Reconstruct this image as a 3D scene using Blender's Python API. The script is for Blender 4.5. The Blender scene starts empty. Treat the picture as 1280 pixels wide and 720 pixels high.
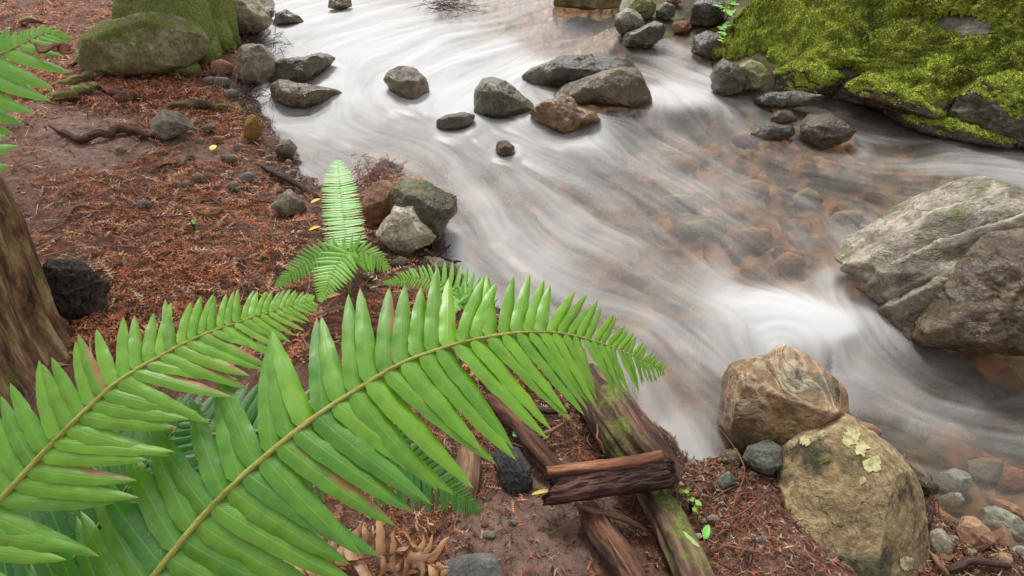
import bpy, bmesh, math, random
import numpy as np
from mathutils import Vector

# ------------------------------------------------------------------ camera, sky, sun, exposure
CAMH = 1.5; PITCH = math.radians(40); FPX = 711.0
sc = bpy.context.scene
col = sc.collection
cd = bpy.data.cameras.new('camera'); cam = bpy.data.objects.new('camera', cd); col.objects.link(cam)
cam.location = (0, 0, CAMH); cam.rotation_euler = (math.radians(90) - PITCH, 0, 0)
cd.sensor_width = 36; cd.lens = 36 * FPX / 1280; cd.clip_start = 0.02; cd.clip_end = 500
sc.camera = cam
SUN_EL = math.radians(54); SUN_AZ = math.radians(-18)
w = bpy.data.worlds.new('World'); sc.world = w; w.use_nodes = True
wn = w.node_tree; wn.nodes.clear()
wo = wn.nodes.new('ShaderNodeOutputWorld'); bg = wn.nodes.new('ShaderNodeBackground')
sky = wn.nodes.new('ShaderNodeTexSky'); sky.sky_type = 'NISHITA'; sky.sun_disc = False
sky.sun_elevation = SUN_EL; sky.sun_rotation = SUN_AZ; sky.dust_density = 4; sky.air_density = 1.2
hs = wn.nodes.new('ShaderNodeHueSaturation'); hs.inputs['Saturation'].default_value = 0.08
wn.links.new(sky.outputs[0], hs.inputs['Color']); wn.links.new(hs.outputs[0], bg.inputs[0]); wn.links.new(bg.outputs[0], wo.inputs[0])
bg.inputs[1].default_value = 0.125
sd = bpy.data.lights.new('sun', 'SUN'); sun = bpy.data.objects.new('sun', sd); col.objects.link(sun)
sd.energy = 1.6; sd.angle = math.radians(16); sd.color = (1, .96, .9)
sdir = Vector((math.sin(SUN_AZ) * math.cos(SUN_EL), math.cos(SUN_AZ) * math.cos(SUN_EL), math.sin(SUN_EL)))
sun.rotation_euler = sdir.to_track_quat('Z', 'Y').to_euler()
sc.view_settings.view_transform = 'Standard'; sc.view_settings.look = 'None'
sc.view_settings.gamma = 1; sc.view_settings.exposure = 0.72; sc.view_settings.use_curve_mapping = False
sc.cycles.max_bounces = 6; sc.cycles.diffuse_bounces = 3; sc.cycles.glossy_bounces = 2; sc.cycles.transparent_max_bounces = 12
sc.cycles.caustics_reflective = False; sc.cycles.caustics_refractive = False

# ------------------------------------------------------------------ numeric helpers
rng = np.random.default_rng(7); random.seed(7)
_T = np.random.default_rng(3).random(65536)
def vnoise(p):
    p = np.asarray(p, float); i = np.floor(p).astype(np.int64); f = p - i; f = f * f * (3 - 2 * f)
    def h(dx, dy, dz):
        return _T[((i[..., 0] + dx) * 73856093 ^ (i[..., 1] + dy) * 19349663 ^ (i[..., 2] + dz) * 83492791) & 65535]
    x, y, z = f[..., 0], f[..., 1], f[..., 2]
    a = h(0,0,0)*(1-x)+h(1,0,0)*x; b = h(0,1,0)*(1-x)+h(1,1,0)*x
    c = h(0,0,1)*(1-x)+h(1,0,1)*x; d = h(0,1,1)*(1-x)+h(1,1,1)*x
    return ((a*(1-y)+b*y)*(1-z)+(c*(1-y)+d*y)*z)*2-1
def fbm(p, o=4, g=.5):
    s = 0; a = 1; t = 0; p = np.asarray(p, float)
    for k in range(o): s = s + a*vnoise(p*(2.03**k)+k*17.3); t += a; a *= g
    return s/t
def ridged(p, o=4):
    s = 0; a = 1; t = 0; p = np.asarray(p, float)
    for k in range(o): s = s + a*(1-2*np.abs(vnoise(p*(2.03**k)+k*11.7))); t += a; a *= .5
    return s/t
def sstep(t): t = np.clip(t, 0, 1); return t*t*(3-2*t)
def xy3(x, y, z=0): x = np.asarray(x, float); return np.stack([x, np.asarray(y, float)+0*x, z+0*x], -1)
CP, SP = math.cos(PITCH), math.sin(PITCH)
CAM = np.array([0, 0, CAMH])
def ray(px, py):                                # pixel of the 1280x720 photo -> direction with forward depth 1
    a = (px-640)/FPX; b = (360-py)/FPX
    return np.array([a, CP + b*SP, -SP + b*CP])
def atd(px, py, depth): return CAM + ray(px, py)*depth
def atz(px, py, z=0.): r = ray(px, py); return CAM + r*((z-CAMH)/r[2])

# ------------------------------------------------------------------ terrain and water level
def level(x, y):
    x = np.asarray(x, float); y = np.asarray(y, float)
    up = .16*sstep((y-2.4)/3.6)
    drop = .07*sstep((x-.66)/.3)*sstep((1.62-y)/.42)
    return up - drop
def atw(px, py):
    z = 0.
    for _ in range(8): p = atz(px, py, z); z = float(level(p[0], p[1]))
    return p
shore_left = [(346,-2),(338,20),(330,60),(326,100),(322,120),(345,150),(366,182),(380,214),(402,236),(450,232),(478,196),(505,215),
              (560,262),(566,305),(590,350),(640,395),(700,440),(770,500),(822,538),(866,580),(905,566),(1000,540),(1080,530),(1120,565),(1140,605),(1160,648),(1200,668),(1285,700)]
shore_right = [(1285,178),(1210,176),(1140,152),(1060,122),(1000,116),(925,118),(893,105),(880,62),(850,40),(800,62),(772,48),(790,20),(770,-2)]
SL = [tuple(atw(*p)[:2]) for p in shore_left]; SR = [tuple(atw(*p)[:2]) for p in shore_right]
POLY = np.array([(-4.6,12),(-3.6,9)] + SL + [(3.0,.45),(9,.2),(30,-4),(60,-12),(60,8),(30,9),(9,5.2),(4.4,4.0)] + SR + [(.9,9),(-.6,12),(-4,30),(-12,60),(-20,60),(-9,30)])
def sdist(x, y):
    x = np.asarray(x, float); y = np.asarray(y, float); d = np.full(x.shape, 1e9); ins = np.zeros(x.shape, bool)
    A = POLY; B = np.roll(POLY, -1, 0)
    for (ax, ay), (bx, by) in zip(A, B):
        ex, ey = bx-ax, by-ay; t = np.clip(((x-ax)*ex+(y-ay)*ey)/(ex*ex+ey*ey+1e-12), 0, 1)
        d = np.minimum(d, np.hypot(x-ax-t*ex, y-ay-t*ey))
        c = ((ay > y) != (by > y)) & (x < (bx-ax)*(y-ay)/(by-ay+1e-15)+ax); ins ^= c
    return np.where(ins, -d, d)
def gheight(x, y):
    x = np.asarray(x, float); y = np.asarray(y, float)
    d = sdist(x, y) + .03*vnoise(xy3(x*7, y*7, 2.))
    L = level(x, y); o = np.maximum(d, 0); i = np.maximum(-d, 0)
    right = sstep((x - .4 - .25*(y-2))/1.0)*sstep((y-2.6)/1.0)
    bank = .045*(1-np.exp(-o/.05)) + .10*sstep(o/1.1) + .05*o + right*.35*o + .12*np.maximum(o-2.5, 0)**1.15
    bank = np.where(o > 12, bank, bank)
    bed = -(.13*(1-np.exp(-i/.16)) + .05*sstep(i/1.))
    # the shallow gravel at the lower right
    n = .04*fbm(xy3(x*3.1, y*3.1, 1.), 5, .55) + .009*fbm(xy3(x*22, y*22, 4.), 3)
    far = .6*vnoise(xy3(x*.12, y*.12, 9.))*sstep((np.hypot(x, y)-8)/10)
    z = L + np.where(d > 0, bank + n*sstep(o/.1+.35) + far*sstep(o/3), bed + n*1.1)
    return z, d
def axis(segs):
    out = []
    for a, b, s0, s1 in segs:
        v = a
        while v < b - 1e-9:
            out.append(v); t = (v-a)/(b-a); v += s0*(s1/s0)**t
    return np.array(out + [segs[-1][1]])
GX = np.concatenate([-axis([(2.6,5,.012,.05),(5,60,.08,4)])[::-1][:-1], axis([(-2.6,2.9,.011,.011),(2.9,6,.012,.06),(6,60,.09,4)])])
GY = np.concatenate([-axis([(0,40,.06,4)])[::-1][:-1], axis([(0,.5,.04,.012),(.5,3.4,.010,.012),(3.4,8,.014,.035),(8,80,.05,4)])])
XX, YY = np.meshgrid(GX, GY); ZZ, DD = gheight(XX, YY)
def G(x, y, A=None):
    A = ZZ if A is None else A
    x = np.clip(np.asarray(x, float), GX[0], GX[-1]-1e-6); y = np.clip(np.asarray(y, float), GY[0], GY[-1]-1e-6)
    i = np.clip(np.searchsorted(GX, x, 'right')-1, 0, len(GX)-2); j = np.clip(np.searchsorted(GY, y, 'right')-1, 0, len(GY)-2)
    u = (x-GX[i])/(GX[i+1]-GX[i]); v = (y-GY[j])/(GY[j+1]-GY[j])
    return (A[j,i]*(1-u)+A[j,i+1]*u)*(1-v)+(A[j+1,i]*(1-u)+A[j+1,i+1]*u)*v
def hit(px, py, h=0., water=True):
    z = .1
    for _ in range(14):
        p = atz(px, py, z); g = float(G(p[0], p[1]))
        if water: g = max(g, float(level(p[0], p[1])))
        z = z*.4 + (g+h)*.6
    return atz(px, py, z)

# ------------------------------------------------------------------ object helpers
def lin(r, g, b):
    f = lambda c: (c/255/12.92) if c/255 <= .04045 else ((c/255+.055)/1.055)**2.4
    return (f(r), f(g), f(b), 1)
def mesh_np(name, V, F, mat=None, parent=None, loc=None, smooth=True, attrs=None, uv=None):
    V = np.asarray(V, float); F = np.asarray(F)
    if loc is not None: V = V - np.asarray(loc)
    me = bpy.data.meshes.new(name); k = F.shape[1]; n = len(F)
    me.vertices.add(len(V)); me.vertices.foreach_set('co', V.astype(np.float32).ravel())
    me.loops.add(n*k); me.loops.foreach_set('vertex_index', F.astype(np.int32).ravel())
    me.polygons.add(n); me.polygons.foreach_set('loop_start', np.arange(0, n*k, k, dtype=np.int32))
    me.polygons.foreach_set('use_smooth', np.full(n, smooth)); 
    for an, av in (attrs or {}).items():
        av = np.asarray(av, np.float32)
        if av.ndim == 1:
            a = me.attributes.new(an, 'FLOAT', 'POINT'); a.data.foreach_set('value', av)
        else:
            a = me.attributes.new(an, 'FLOAT_COLOR', 'POINT')
            if av.shape[1] == 3: av = np.concatenate([av, np.ones((len(av), 1), np.float32)], 1)
            a.data.foreach_set('color', av.ravel())
    me.update(calc_edges=True); me.validate()
    if mat: me.materials.append(mat)
    o = bpy.data.objects.new(name, me); col.objects.link(o)
    if parent is not None: o.parent = parent
    if loc is not None and parent is None: o.location = [float(c) for c in loc]
    return o
def tag(o, label=None, cat=None, group=None, kind=None):
    if label: o['label'] = label
    if cat: o['category'] = cat
    if group: o['group'] = group
    if kind: o['kind'] = kind
    return o
def empty(name, loc):
    o = bpy.data.objects.new(name, None); o.location = [float(c) for c in loc]; o.empty_display_size = .05; col.objects.link(o); return o

class NT:
    def __init__(s, name):
        s.m = bpy.data.materials.new(name); s.m.use_nodes = True; s.t = s.m.node_tree; s.t.nodes.clear()
        s.out = s.n('OutputMaterial')
    def n(s, t, **k):
        x = s.t.nodes.new('ShaderNode'+t)
        for a, b in k.items(): setattr(x, a, b)
        return x
    def set(s, sock, v):
        if isinstance(v, bpy.types.NodeSocket): s.t.links.new(v, sock)
        elif v is not None: sock.default_value = v
    def tex(s, kind='Object'): return s.n('TexCoord').outputs[kind]
    def map(s, vec, scale=(1,1,1), rot=(0,0,0)):
        x = s.n('Mapping'); s.set(x.inputs['Vector'], vec); x.inputs['Scale'].default_value = scale; x.inputs['Rotation'].default_value = rot; return x.outputs[0]
    def noise(s, vec, sc_, det=5, rough=.6, dist=0.):
        x = s.n('TexNoise'); s.set(x.inputs['Vector'], vec); x.inputs['Scale'].default_value = sc_; x.inputs['Detail'].default_value = det
        x.inputs['Roughness'].default_value = rough; x.inputs['Distortion'].default_value = dist; return x.outputs[0]
    def voro(s, vec, sc_, feat='F1'):
        x = s.n('TexVoronoi', feature=feat); s.set(x.inputs['Vector'], vec); x.inputs['Scale'].default_value = sc_; return x
    def ramp(s, f, stops, interp='LINEAR'):
        x = s.n('ValToRGB'); s.set(x.inputs[0], f); r = x.color_ramp; r.interpolation = interp
        while len(r.elements) < len(stops): r.elements.new(.5)
        for e, (p, c) in zip(r.elements, stops): e.position = p; e.color = c if len(c) == 4 else (*c, 1)
        return x.outputs[0]
    def mr(s, v, a, b, c=0., d=1.):
        x = s.n('MapRange'); s.set(x.inputs[0], v); x.inputs[1].default_value = a; x.inputs[2].default_value = b; s.set(x.inputs[3], c); s.set(x.inputs[4], d); return x.outputs[0]
    def math(s, op, a, b=None):
        x = s.n('Math', operation=op); s.set(x.inputs[0], a); s.set(x.inputs[1], b); return x.outputs[0]
    def mix(s, f, a, b, mode='MIX'):
        x = s.n('Mix', data_type='RGBA', blend_type=mode); s.set(x.inputs[0], f); s.set(x.inputs[6], a); s.set(x.inputs[7], b); return x.outputs[2]
    def bump(s, h, strength=.5, dist=.01, nrm=None):
        x = s.n('Bump'); s.set(x.inputs['Height'], h); x.inputs['Strength'].default_value = strength; x.inputs['Distance'].default_value = dist
        if nrm: s.set(x.inputs['Normal'], nrm)
        return x.outputs[0]
    def attr(s, n_): x = s.n('Attribute'); x.attribute_name = n_; return x
    def prin(s, colr, rough=.7, nrm=None, spec=.5, **k):
        x = s.n('BsdfPrincipled'); s.set(x.inputs['Base Color'], colr); s.set(x.inputs['Roughness'], rough)
        if nrm: s.set(x.inputs['Normal'], nrm)
        s.set(x.inputs['Specular IOR Level'], spec)
        for a, b in k.items(): s.set(x.inputs[a.replace('_', ' ')], b)
        return x.outputs[0]
    def done(s, sh): s.set(s.out.inputs[0], sh); return s.m

MG = lin(122,130,58); MD = lin(66,80,36)
def rock_mat(name, c1, c2, c3, vein=None, veinscale=6, moss=0., lichen=0., wet=-1., scale=9, rough=.75, crack=.35, mottle=.6, mossz=.45, strata=None, bumpd=.011, stain=0.):
    """c1..c3 sRGB tuples; wet = world height below which the stone is wet"""
    t = NT(name); v = t.tex(); scale *= 2.1; veinscale *= 1.6
    vv = v if strata is None else t.map(v, strata[0], strata[1])
    n1 = t.noise(vv, scale, 8, .68, .6); n2 = t.noise(v, scale*4.3, 6, .75); n3 = t.noise(v, scale*.35, 3, .5); n4 = t.noise(v, scale*14, 4, .75)
    base = t.ramp(t.math('ADD', t.math('MULTIPLY', n1, .65), t.math('MULTIPLY', n3, .35)), [(.36, lin(*c1)), (.49, lin(*c2)), (.60, lin(*c3))])
    base = t.mix(t.mr(n2, .38, .62, 0, mottle), base, t.mix(1, base, lin(150,143,128), 'MULTIPLY'))
    base = t.mix(t.mr(n4, .55, .75, 0, .35), base, lin(*[min(255, int(q*1.25+14)) for q in c3]))
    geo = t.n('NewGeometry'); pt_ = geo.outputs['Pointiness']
    base = t.mix(t.mr(pt_, .44, .495, .75, 0), base, t.mix(1, base, lin(104,92,76), 'MULTIPLY'))  # AO-like shade plus dirt put into the colour of crevices; worn edges lighter below
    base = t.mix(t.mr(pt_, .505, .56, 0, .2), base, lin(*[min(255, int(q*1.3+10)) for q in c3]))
    if stain: base = t.mix(t.math('MULTIPLY', t.mr(t.noise(t.map(v, (1,1,1), (0,0,.7)), scale*.42, 6, .7, .5), .49, .57), stain), base, t.ramp(n2, [(.35, lin(44,40,32)), (.65, lin(92,88,62))]))
    h = t.math('ADD', t.math('MULTIPLY', n1, 1.1), t.math('ADD', t.math('MULTIPLY', n2, .5), t.math('MULTIPLY', n4, .18)))
    cr = t.noise(t.map(vv, (1,.45,1.3), (.4,.5,.2)), scale*.55, 3, .5, .5); crm = t.math('ABSOLUTE', t.math('SUBTRACT', cr, .5)); crk = t.math('MULTIPLY', t.mr(crm, 0, .010, 1, 0), t.mr(n2, .42, .58, 0, 1))
    base = t.mix(t.math('MULTIPLY', crk, crack*.8), base, lin(56,50,42)); h = t.math('SUBTRACT', h, t.math('MULTIPLY', crk, crack*.9))
    if vein:
        vn = t.noise(t.map(v, (1,.6,1.7), (.5,.3,.9)), veinscale, 4, .55, 1.5); vm = t.math('MULTIPLY', t.mr(t.math('ABSOLUTE', t.math('SUBTRACT', vn, .52)), .0, .06, 1, 0), t.mr(n2, .35, .6, .2, 1))
        base = t.mix(t.math('MULTIPLY', vm, .8), base, lin(*vein))
    if lichen > 0:
        ln = t.voro(t.map(v, (1,1,1)), 7.5); lm = t.math('MULTIPLY', t.mr(t.math('ADD', ln.outputs['Distance'], t.math('MULTIPLY', n2, .12)), .26, .20, 0, 1), t.mr(n3, .50, .56, 0, 1))
        base = t.mix(t.math('MULTIPLY', lm, lichen), base, t.mix(n2, lin(150,158,118), lin(196,200,160)))
    r = rough
    if moss > 0:
        g = t.n('NewGeometry'); sp = t.n('SeparateXYZ'); t.set(sp.inputs[0], g.outputs['Normal'])
        mn = t.noise(v, scale*.55, 5, .7); mm = t.math('MULTIPLY', t.mr(mn, 1-moss-.06, 1-moss+.06, 0, 1), t.mr(sp.outputs[2], mossz-.2, mossz+.2, 0, 1))
        mc = t.ramp(t.noise(v, scale*9, 4, .7), [(.3, MD), (.6, MG), (.8, lin(150,160,60))])
        base = t.mix(mm, base, mc); r = t.mix(mm, r if isinstance(r, bpy.types.NodeSocket) else (r,r,r,1), (.95,.95,.95,1)); h = t.math('ADD', h, t.math('MULTIPLY', t.noise(v, scale*12, 3), t.math('MULTIPLY', mm, 1.2)))
    if wet > -1:
        g = t.n('NewGeometry'); sp = t.n('SeparateXYZ'); t.set(sp.inputs[0], g.outputs['Position'])
        wm = t.mr(t.math('ADD', sp.outputs[2], t.math('MULTIPLY', n3, -.08)), wet, wet+.05, 1, 0)
        base = t.mix(t.math('MULTIPLY', wm, .9), base, t.mix(1, base, lin(176,166,146), 'MULTIPLY'))
        r = t.mix(wm, r if isinstance(r, bpy.types.NodeSocket) else (r,r,r,1), (.10,.10,.10,1))
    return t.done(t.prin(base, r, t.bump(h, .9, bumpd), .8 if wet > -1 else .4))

# ------------------------------------------------------------------ ground
def make_ground():
    ny, nx = XX.shape; idx = np.arange(nx*ny).reshape(ny, nx)
    F = np.stack([idx[:-1,:-1], idx[:-1,1:], idx[1:,1:], idx[1:,:-1]], -1).reshape(-1, 4)
    Z = ZZ.copy()
    inw = sstep(-DD/.06)          # cobbled stream bed: real relief
    P = xy3(XX*9, YY*9, 0); rel = np.abs(vnoise(P)); rel2 = np.abs(vnoise(P*2.1+5))
    Z += inw*(.05*(1-rel)**2+.02*(1-rel2)**2-.03)
    t = NT('ground_soil'); v = t.tex(); a = t.attr('shore').outputs['Fac']; b = t.attr('bare').outputs['Fac']
    n1 = t.noise(v, 3, 6, .65); n2 = t.noise(v, 38, 6, .7); n3 = t.noise(v, 140, 4, .7); n4 = t.noise(t.map(v, (1,1,1)), 11, 4, .6)
    soil = t.ramp(n2, [(.28, lin(62,44,36)), (.5, lin(104,76,62)), (.72, lin(146,114,94))])
    red = t.ramp(n3, [(.3, lin(66,44,34)), (.55, lin(118,80,62)), (.78, lin(164,122,98))])
    land = t.mix(t.mr(t.math('ADD', n1, t.math('MULTIPLY', n4, .5)), .62, .86, .25, .9), soil, red)
    land = t.mix(b, land, t.ramp(n2, [(.3, lin(90,68,58)), (.7, lin(146,118,104))]))
    dark = t.ramp(n3, [(.3, lin(26,20,17)), (.7, lin(78,60,50))])
    land = t.mix(t.mr(t.math('ADD', a, t.math('MULTIPLY', n4, .12)), .10, .24, .85, 0), land, dark)
    vo = t.voro(t.map(v, (1,1,1)), 9.5); bedc = t.ramp(t.n('SeparateColor').outputs[0] if False else vo.outputs['Color'], [(.0, lin(126,100,70)), (.3, lin(156,116,76)), (.5, lin(176,122,80)), (.7, lin(118,110,88)), (.9, lin(188,148,104))])
    bedc = t.mix(t.mr(n2, .3, .7, 0, .5), bedc, lin(74,58,42)); bedc = t.mix(t.mr(vo.outputs['Distance'], .3, .75, 0, .85), bedc, lin(60,46,32))
    rb = t.attr('rightbank').outputs['Fac']; land = t.mix(t.math('MULTIPLY', rb, .9), land, t.ramp(t.noise(v, 5, 6, .7), [(.35, lin(50,40,30)), (.5, lin(74,66,44)), (.62, lin(98,110,44))]))
    colr = t.mix(t.mr(a, -.02, .01, 1, 0), land, bedc)
    rr = t.mr(a, .0, .09, .25, .9)
    h = t.math('ADD', t.math('MULTIPLY', n2, .6), t.math('MULTIPLY', n3, .5))
    m = t.done(t.prin(colr, rr, t.bump(h, .9, .012)))
    bare = np.zeros(XX.shape)
    for (px, py, rx, ry) in [(118,192,75,26),(110,158,60,20),(660,668,110,60),(700,620,70,50),(255,185,60,30)]:
        p = hit(px, py); q = hit(px+rx, py); s = hit(px, py-ry); bare += np.exp(-(((XX-p[0])/abs(q[0]-p[0]))**2+((YY-p[1])/abs(s[1]-p[1]))**2)*1.1)
    bare = sstep((bare + .35*fbm(xy3(XX*9, YY*9, 6.), 3) - .3)/.5)
    o = mesh_np('ground', np.stack([XX, YY, Z], -1).reshape(-1,3), F, m, attrs={'shore': DD.ravel(), 'bare': bare.ravel(), 'rightbank': (sstep((XX+.0)/.6)*sstep((YY-2.4)/.8)).ravel()})
    tag(o, kind='structure'); return bare
BARE = make_ground()

# ------------------------------------------------------------------ water: flow field, long-exposure streaks, foam
ARW = [(600,20,500,40),(480,30,400,60),(400,60,392,110),(400,130,460,170),(560,60,480,92),(700,50,600,75),(640,90,560,122),(560,140,640,185),
       (470,150,560,180),(600,200,700,260),(400,180,430,205),(750,190,850,260),(700,280,820,335),(850,320,960,390),(950,390,1030,420),(620,280,700,350),
       (700,380,800,430),(820,440,860,520),(850,105,930,130),(800,60,850,95),(870,110,930,160),(850,170,960,225),(950,180,1080,215),(1080,208,1280,206),
       (980,260,1045,330),(900,280,1000,340),(1040,445,1180,470),(1100,500,1250,575),(1250,450,1400,480),(1200,600,1300,660),(1040,350,1060,410)]
AR = []
for x0, y0, x1, y1 in ARW:
    p = atw(x0, y0)[:2]; q = atw(x1, y1)[:2]; d = (q-p)/np.linalg.norm(q-p); AR.append((*((p+q)/2), *d))
AR += [(-4,14,.3,-1),(-2.5,9,.2,-1),(5,3,1,-.05),(5,1.5,1,-.1),(12,2,1,-.1),(30,2,1,-.2),(-12,40,.3,-1)]
AR = np.array(AR)
OBST = [(508,125,28),(631,140,38),(755,128,66),(706,165,45),(570,160,25),(632,192,16),(1035,180,38),(1190,400,115),(380,135,52),(380,105,42),(720,108,60),(980,440,80),(530,300,45)]
OB = []
for px, py, r in OBST:
    p = atw(px, py); q = atw(px+r, py); OB.append((p[0], p[1], abs(q[0]-p[0])))
def field(x, y):
    sx = x/(y+1.2); sy = np.log(np.maximum(y, .1)+1.2); W = 0; U = 0; V = 0
    for ax, ay, dx, dy in AR:
        e = 1/(((sx-ax/(ay+1.2))**2+(sy-math.log(ay+1.2))**2)+.0012)**1.6; W = W+e; U = U+e*dx; V = V+e*dy
    U = U/W; V = V/W
    U2, V2 = U, V
    for ox, oy, R in OB:
        rx, ry = x-ox, y-oy; r2 = rx*rx+ry*ry+1e-6; k = R*R/np.maximum(r2, R*R*.9); dot = (U*rx+V*ry)/r2
        fall = np.exp(-np.sqrt(r2)/(R*2.5)); U2 = U2 - k*(2*dot*rx-U)*fall; V2 = V2 - k*(2*dot*ry-V)*fall
    n = vnoise(xy3(x*3.0, y*3.0, 12.))*.35; n2 = vnoise(xy3(x*9, y*9, 15.))*.12; a = n+n2
    U, V = U2*np.cos(a)-V2*np.sin(a), U2*np.sin(a)+V2*np.cos(a)
    m = np.hypot(U, V)+1e-9; return U/m, V/m
FU, FV = field(XX, YY)
def make_water():
    mask = (DD < .06)
    ny, nx = XX.shape; vid = -np.ones((ny, nx), int)
    cell = mask[:-1,:-1] | mask[:-1,1:] | mask[1:,1:] | mask[1:,:-1]
    vm = np.zeros((ny, nx), bool); vm[:-1,:-1] |= cell; vm[:-1,1:] |= cell; vm[1:,1:] |= cell; vm[1:,:-1] |= cell
    vid[vm] = np.arange(vm.sum()); x = XX[vm]; y = YY[vm]
    F = np.stack([vid[:-1,:-1], vid[:-1,1:], vid[1:,1:], vid[1:,:-1]], -1)[cell]
    def lic(f, step, n, fy=None):
        s = 0; wsum = 0
        for sg in (1, -1):
            a, b = x.copy(), y.copy()
            for k in range(n):
                s = s + vnoise(xy3(a*f, b*f, 3.3*f))*(1-k/n); wsum += (1-k/n)
                u = G(a, b, FU); v = G(a, b, FV); a = a + sg*step*u; b = b + sg*step*v
        s = s/wsum; near = (np.abs(x) < 3) & (y < 7); sd_ = s[near].std(); return s/sd_
    fine = lic(70, .012, 12); mid = lic(28, .022, 15); big = lic(9, .05, 14)
    C = [(400,20,.95),(450,60,.97),(560,30,.9),(640,10,.65),(620,60,.85),(700,28,.04),(745,42,.0),(690,45,.14),(770,62,.2),(720,20,.0),(670,35,.25),(740,20,.0),(760,35,.0),(715,48,.12),(750,8,.0),(700,8,.05),(500,100,.85),(560,70,.88),(450,110,.85),(640,80,.92),(560,110,.97),(590,120,.97),(440,150,.72),(400,170,.72),(380,200,.68),
         (500,160,.6),(560,190,.62),(620,160,.6),(620,210,.62),(700,190,.6),(740,170,.6),(770,150,.3),(800,105,.6),(850,112,.97),(830,118,.97),(870,100,.8),(870,80,.5),(840,70,.45),(800,60,.35),(880,40,.25),
         (900,150,.42),(860,160,.22),(800,170,.3),(860,200,.2),(820,230,.4),(950,200,.2),(1000,210,.12),(1040,250,.14),(970,260,.25),(900,250,.32),(1100,190,.3),(1200,200,.5),(1270,205,.6),(1150,165,.06),(1000,130,.2),(1080,215,.35),(1100,150,.06),
         (700,250,.64),(650,230,.66),(600,260,.66),(600,320,.62),(700,320,.62),(760,300,.66),(830,330,.55),(850,285,.35),(900,340,.55),(900,370,.72),(960,390,.92),(1000,400,.99),(1050,412,.97),(1100,420,.75),
         (940,340,.3),(1000,330,.22),(1030,360,.62),(1050,375,.75),(1085,395,.8),(1100,415,.7),(1070,345,.5),(1120,424,.5),(960,310,.18),(850,400,.42),(850,450,.40),(800,420,.5),(780,400,.52),(760,450,.55),(830,500,.55),(860,540,.6),(880,480,.42),(650,390,.55),
         (1060,440,.40),(1150,445,.34),(1250,445,.32),(1090,470,.36),(1100,500,.30),(1200,500,.28),(1150,530,.27),(1250,560,.25),(1100,540,.2),(1130,575,.14),(1050,470,.36),(1200,590,.2),(1280,620,.04),(1180,640,.02),(1270,680,.0)]
    cp = np.array([(*atw(a, b)[:2], c-.13 if .5 < c < .76 and a < 860 else c) for a, b, c in C] + [(-4,12,.6),(6,3,.3),(6,1,.3),(20,2,.3),(-10,40,.5)])
    sx = x/(y+1.2); sy = np.log(np.maximum(y, .1)+1.2); W = 0; M = 0
    for ax, ay, c in cp:
        e = 1/(((sx-ax/(ay+1.2))**2+(sy-math.log(ay+1.2))**2)+.0003)**1.8; W = W+e; M = M+e*c
    M = (M/W); M = M**1.32*(1-sstep((M-.75)/.25)) + M*sstep((M-.75)/.25); M = M + (.20*fbm(xy3(x*1.9, y*1.9, 31.), 3) + .10*fbm(xy3(x*6, y*6, 35.), 2))*np.clip(1.3-M, .3, 1)
    for ox, oy, Rr in OB:
        if Rr > .3: continue
        rx, ry = x-ox, y-oy; r = np.hypot(rx, ry); u = G(np.array([ox]), np.array([oy-Rr*1.6]), FU)[0]; v_ = G(np.array([ox]), np.array([oy-Rr*1.6]), FV)[0]
        dn = (rx*u+ry*v_)/(r+1e-6); M = M + .30*np.exp(-((r-Rr*1.05)/(.30*Rr+.01))**2)*(.5+.5*dn*0) + .22*np.clip(dn, 0, 1)**3*np.exp(-(r/(2.6*Rr))**2)*(r > Rr*.7)
    L = level(x, y); wv = .0045*big + .0011*mid + .0003*fine
    amp = np.clip(.35+M, .3, 1.2)
    pile = 0
    for ox, oy, R in OB:
        r = np.hypot(x-ox, y-oy); pile = pile + .018*np.exp(-((r-R)/(.5*R))**2)*min(1, R/.1)
    z = L + wv*amp + pile
    o = mesh_np('water', np.stack([x, y, z], -1), F, None, attrs={'milk': M, 'fine': fine, 'mid': mid, 'big': big})
    t = NT('stream_water'); m = t.attr('milk').outputs['Fac']; f = t.attr('fine').outputs['Fac']; g = t.attr('mid').outputs['Fac']; b = t.attr('big').outputs['Fac']
    s = t.math('ADD', t.math('ADD', t.math('MULTIPLY', f, .032), t.math('MULTIPLY', g, .030)), t.math('MULTIPLY', b, .055))
    a = t.math('ADD', m, s)
    al = t.ramp(a, [(.0, (.03,)*3), (.2, (.13,)*3), (.5, (.50,)*3), (.8, (.84,)*3), (1., (.93,)*3)])
    foam = t.n('BsdfDiffuse'); t.set(foam.inputs[0], t.mix(t.mr(a, .3, .95), lin(180,177,172), lin(196,196,197)))
    tr = t.n('BsdfTransparent'); tr.inputs[0].default_value = (.92,.83,.68,1)
    gl = t.n('BsdfGlossy'); gl.inputs['Roughness'].default_value = .26; gl.inputs[0].default_value = (1,1,1,1)
    fr = t.n('Fresnel'); fr.inputs[0].default_value = 1.33
    c = t.n('MixShader'); t.set(c.inputs[0], fr.outputs[0]); t.set(c.inputs[1], tr.outputs[0]); t.set(c.inputs[2], gl.outputs[0])
    fm = t.n('MixShader'); t.set(fm.inputs[0], al); t.set(fm.inputs[1], c.outputs[0]); t.set(fm.inputs[2], foam.outputs[0])
    o.data.materials.append(t.done(fm.outputs[0])); tag(o, kind='structure')
make_water()

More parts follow.
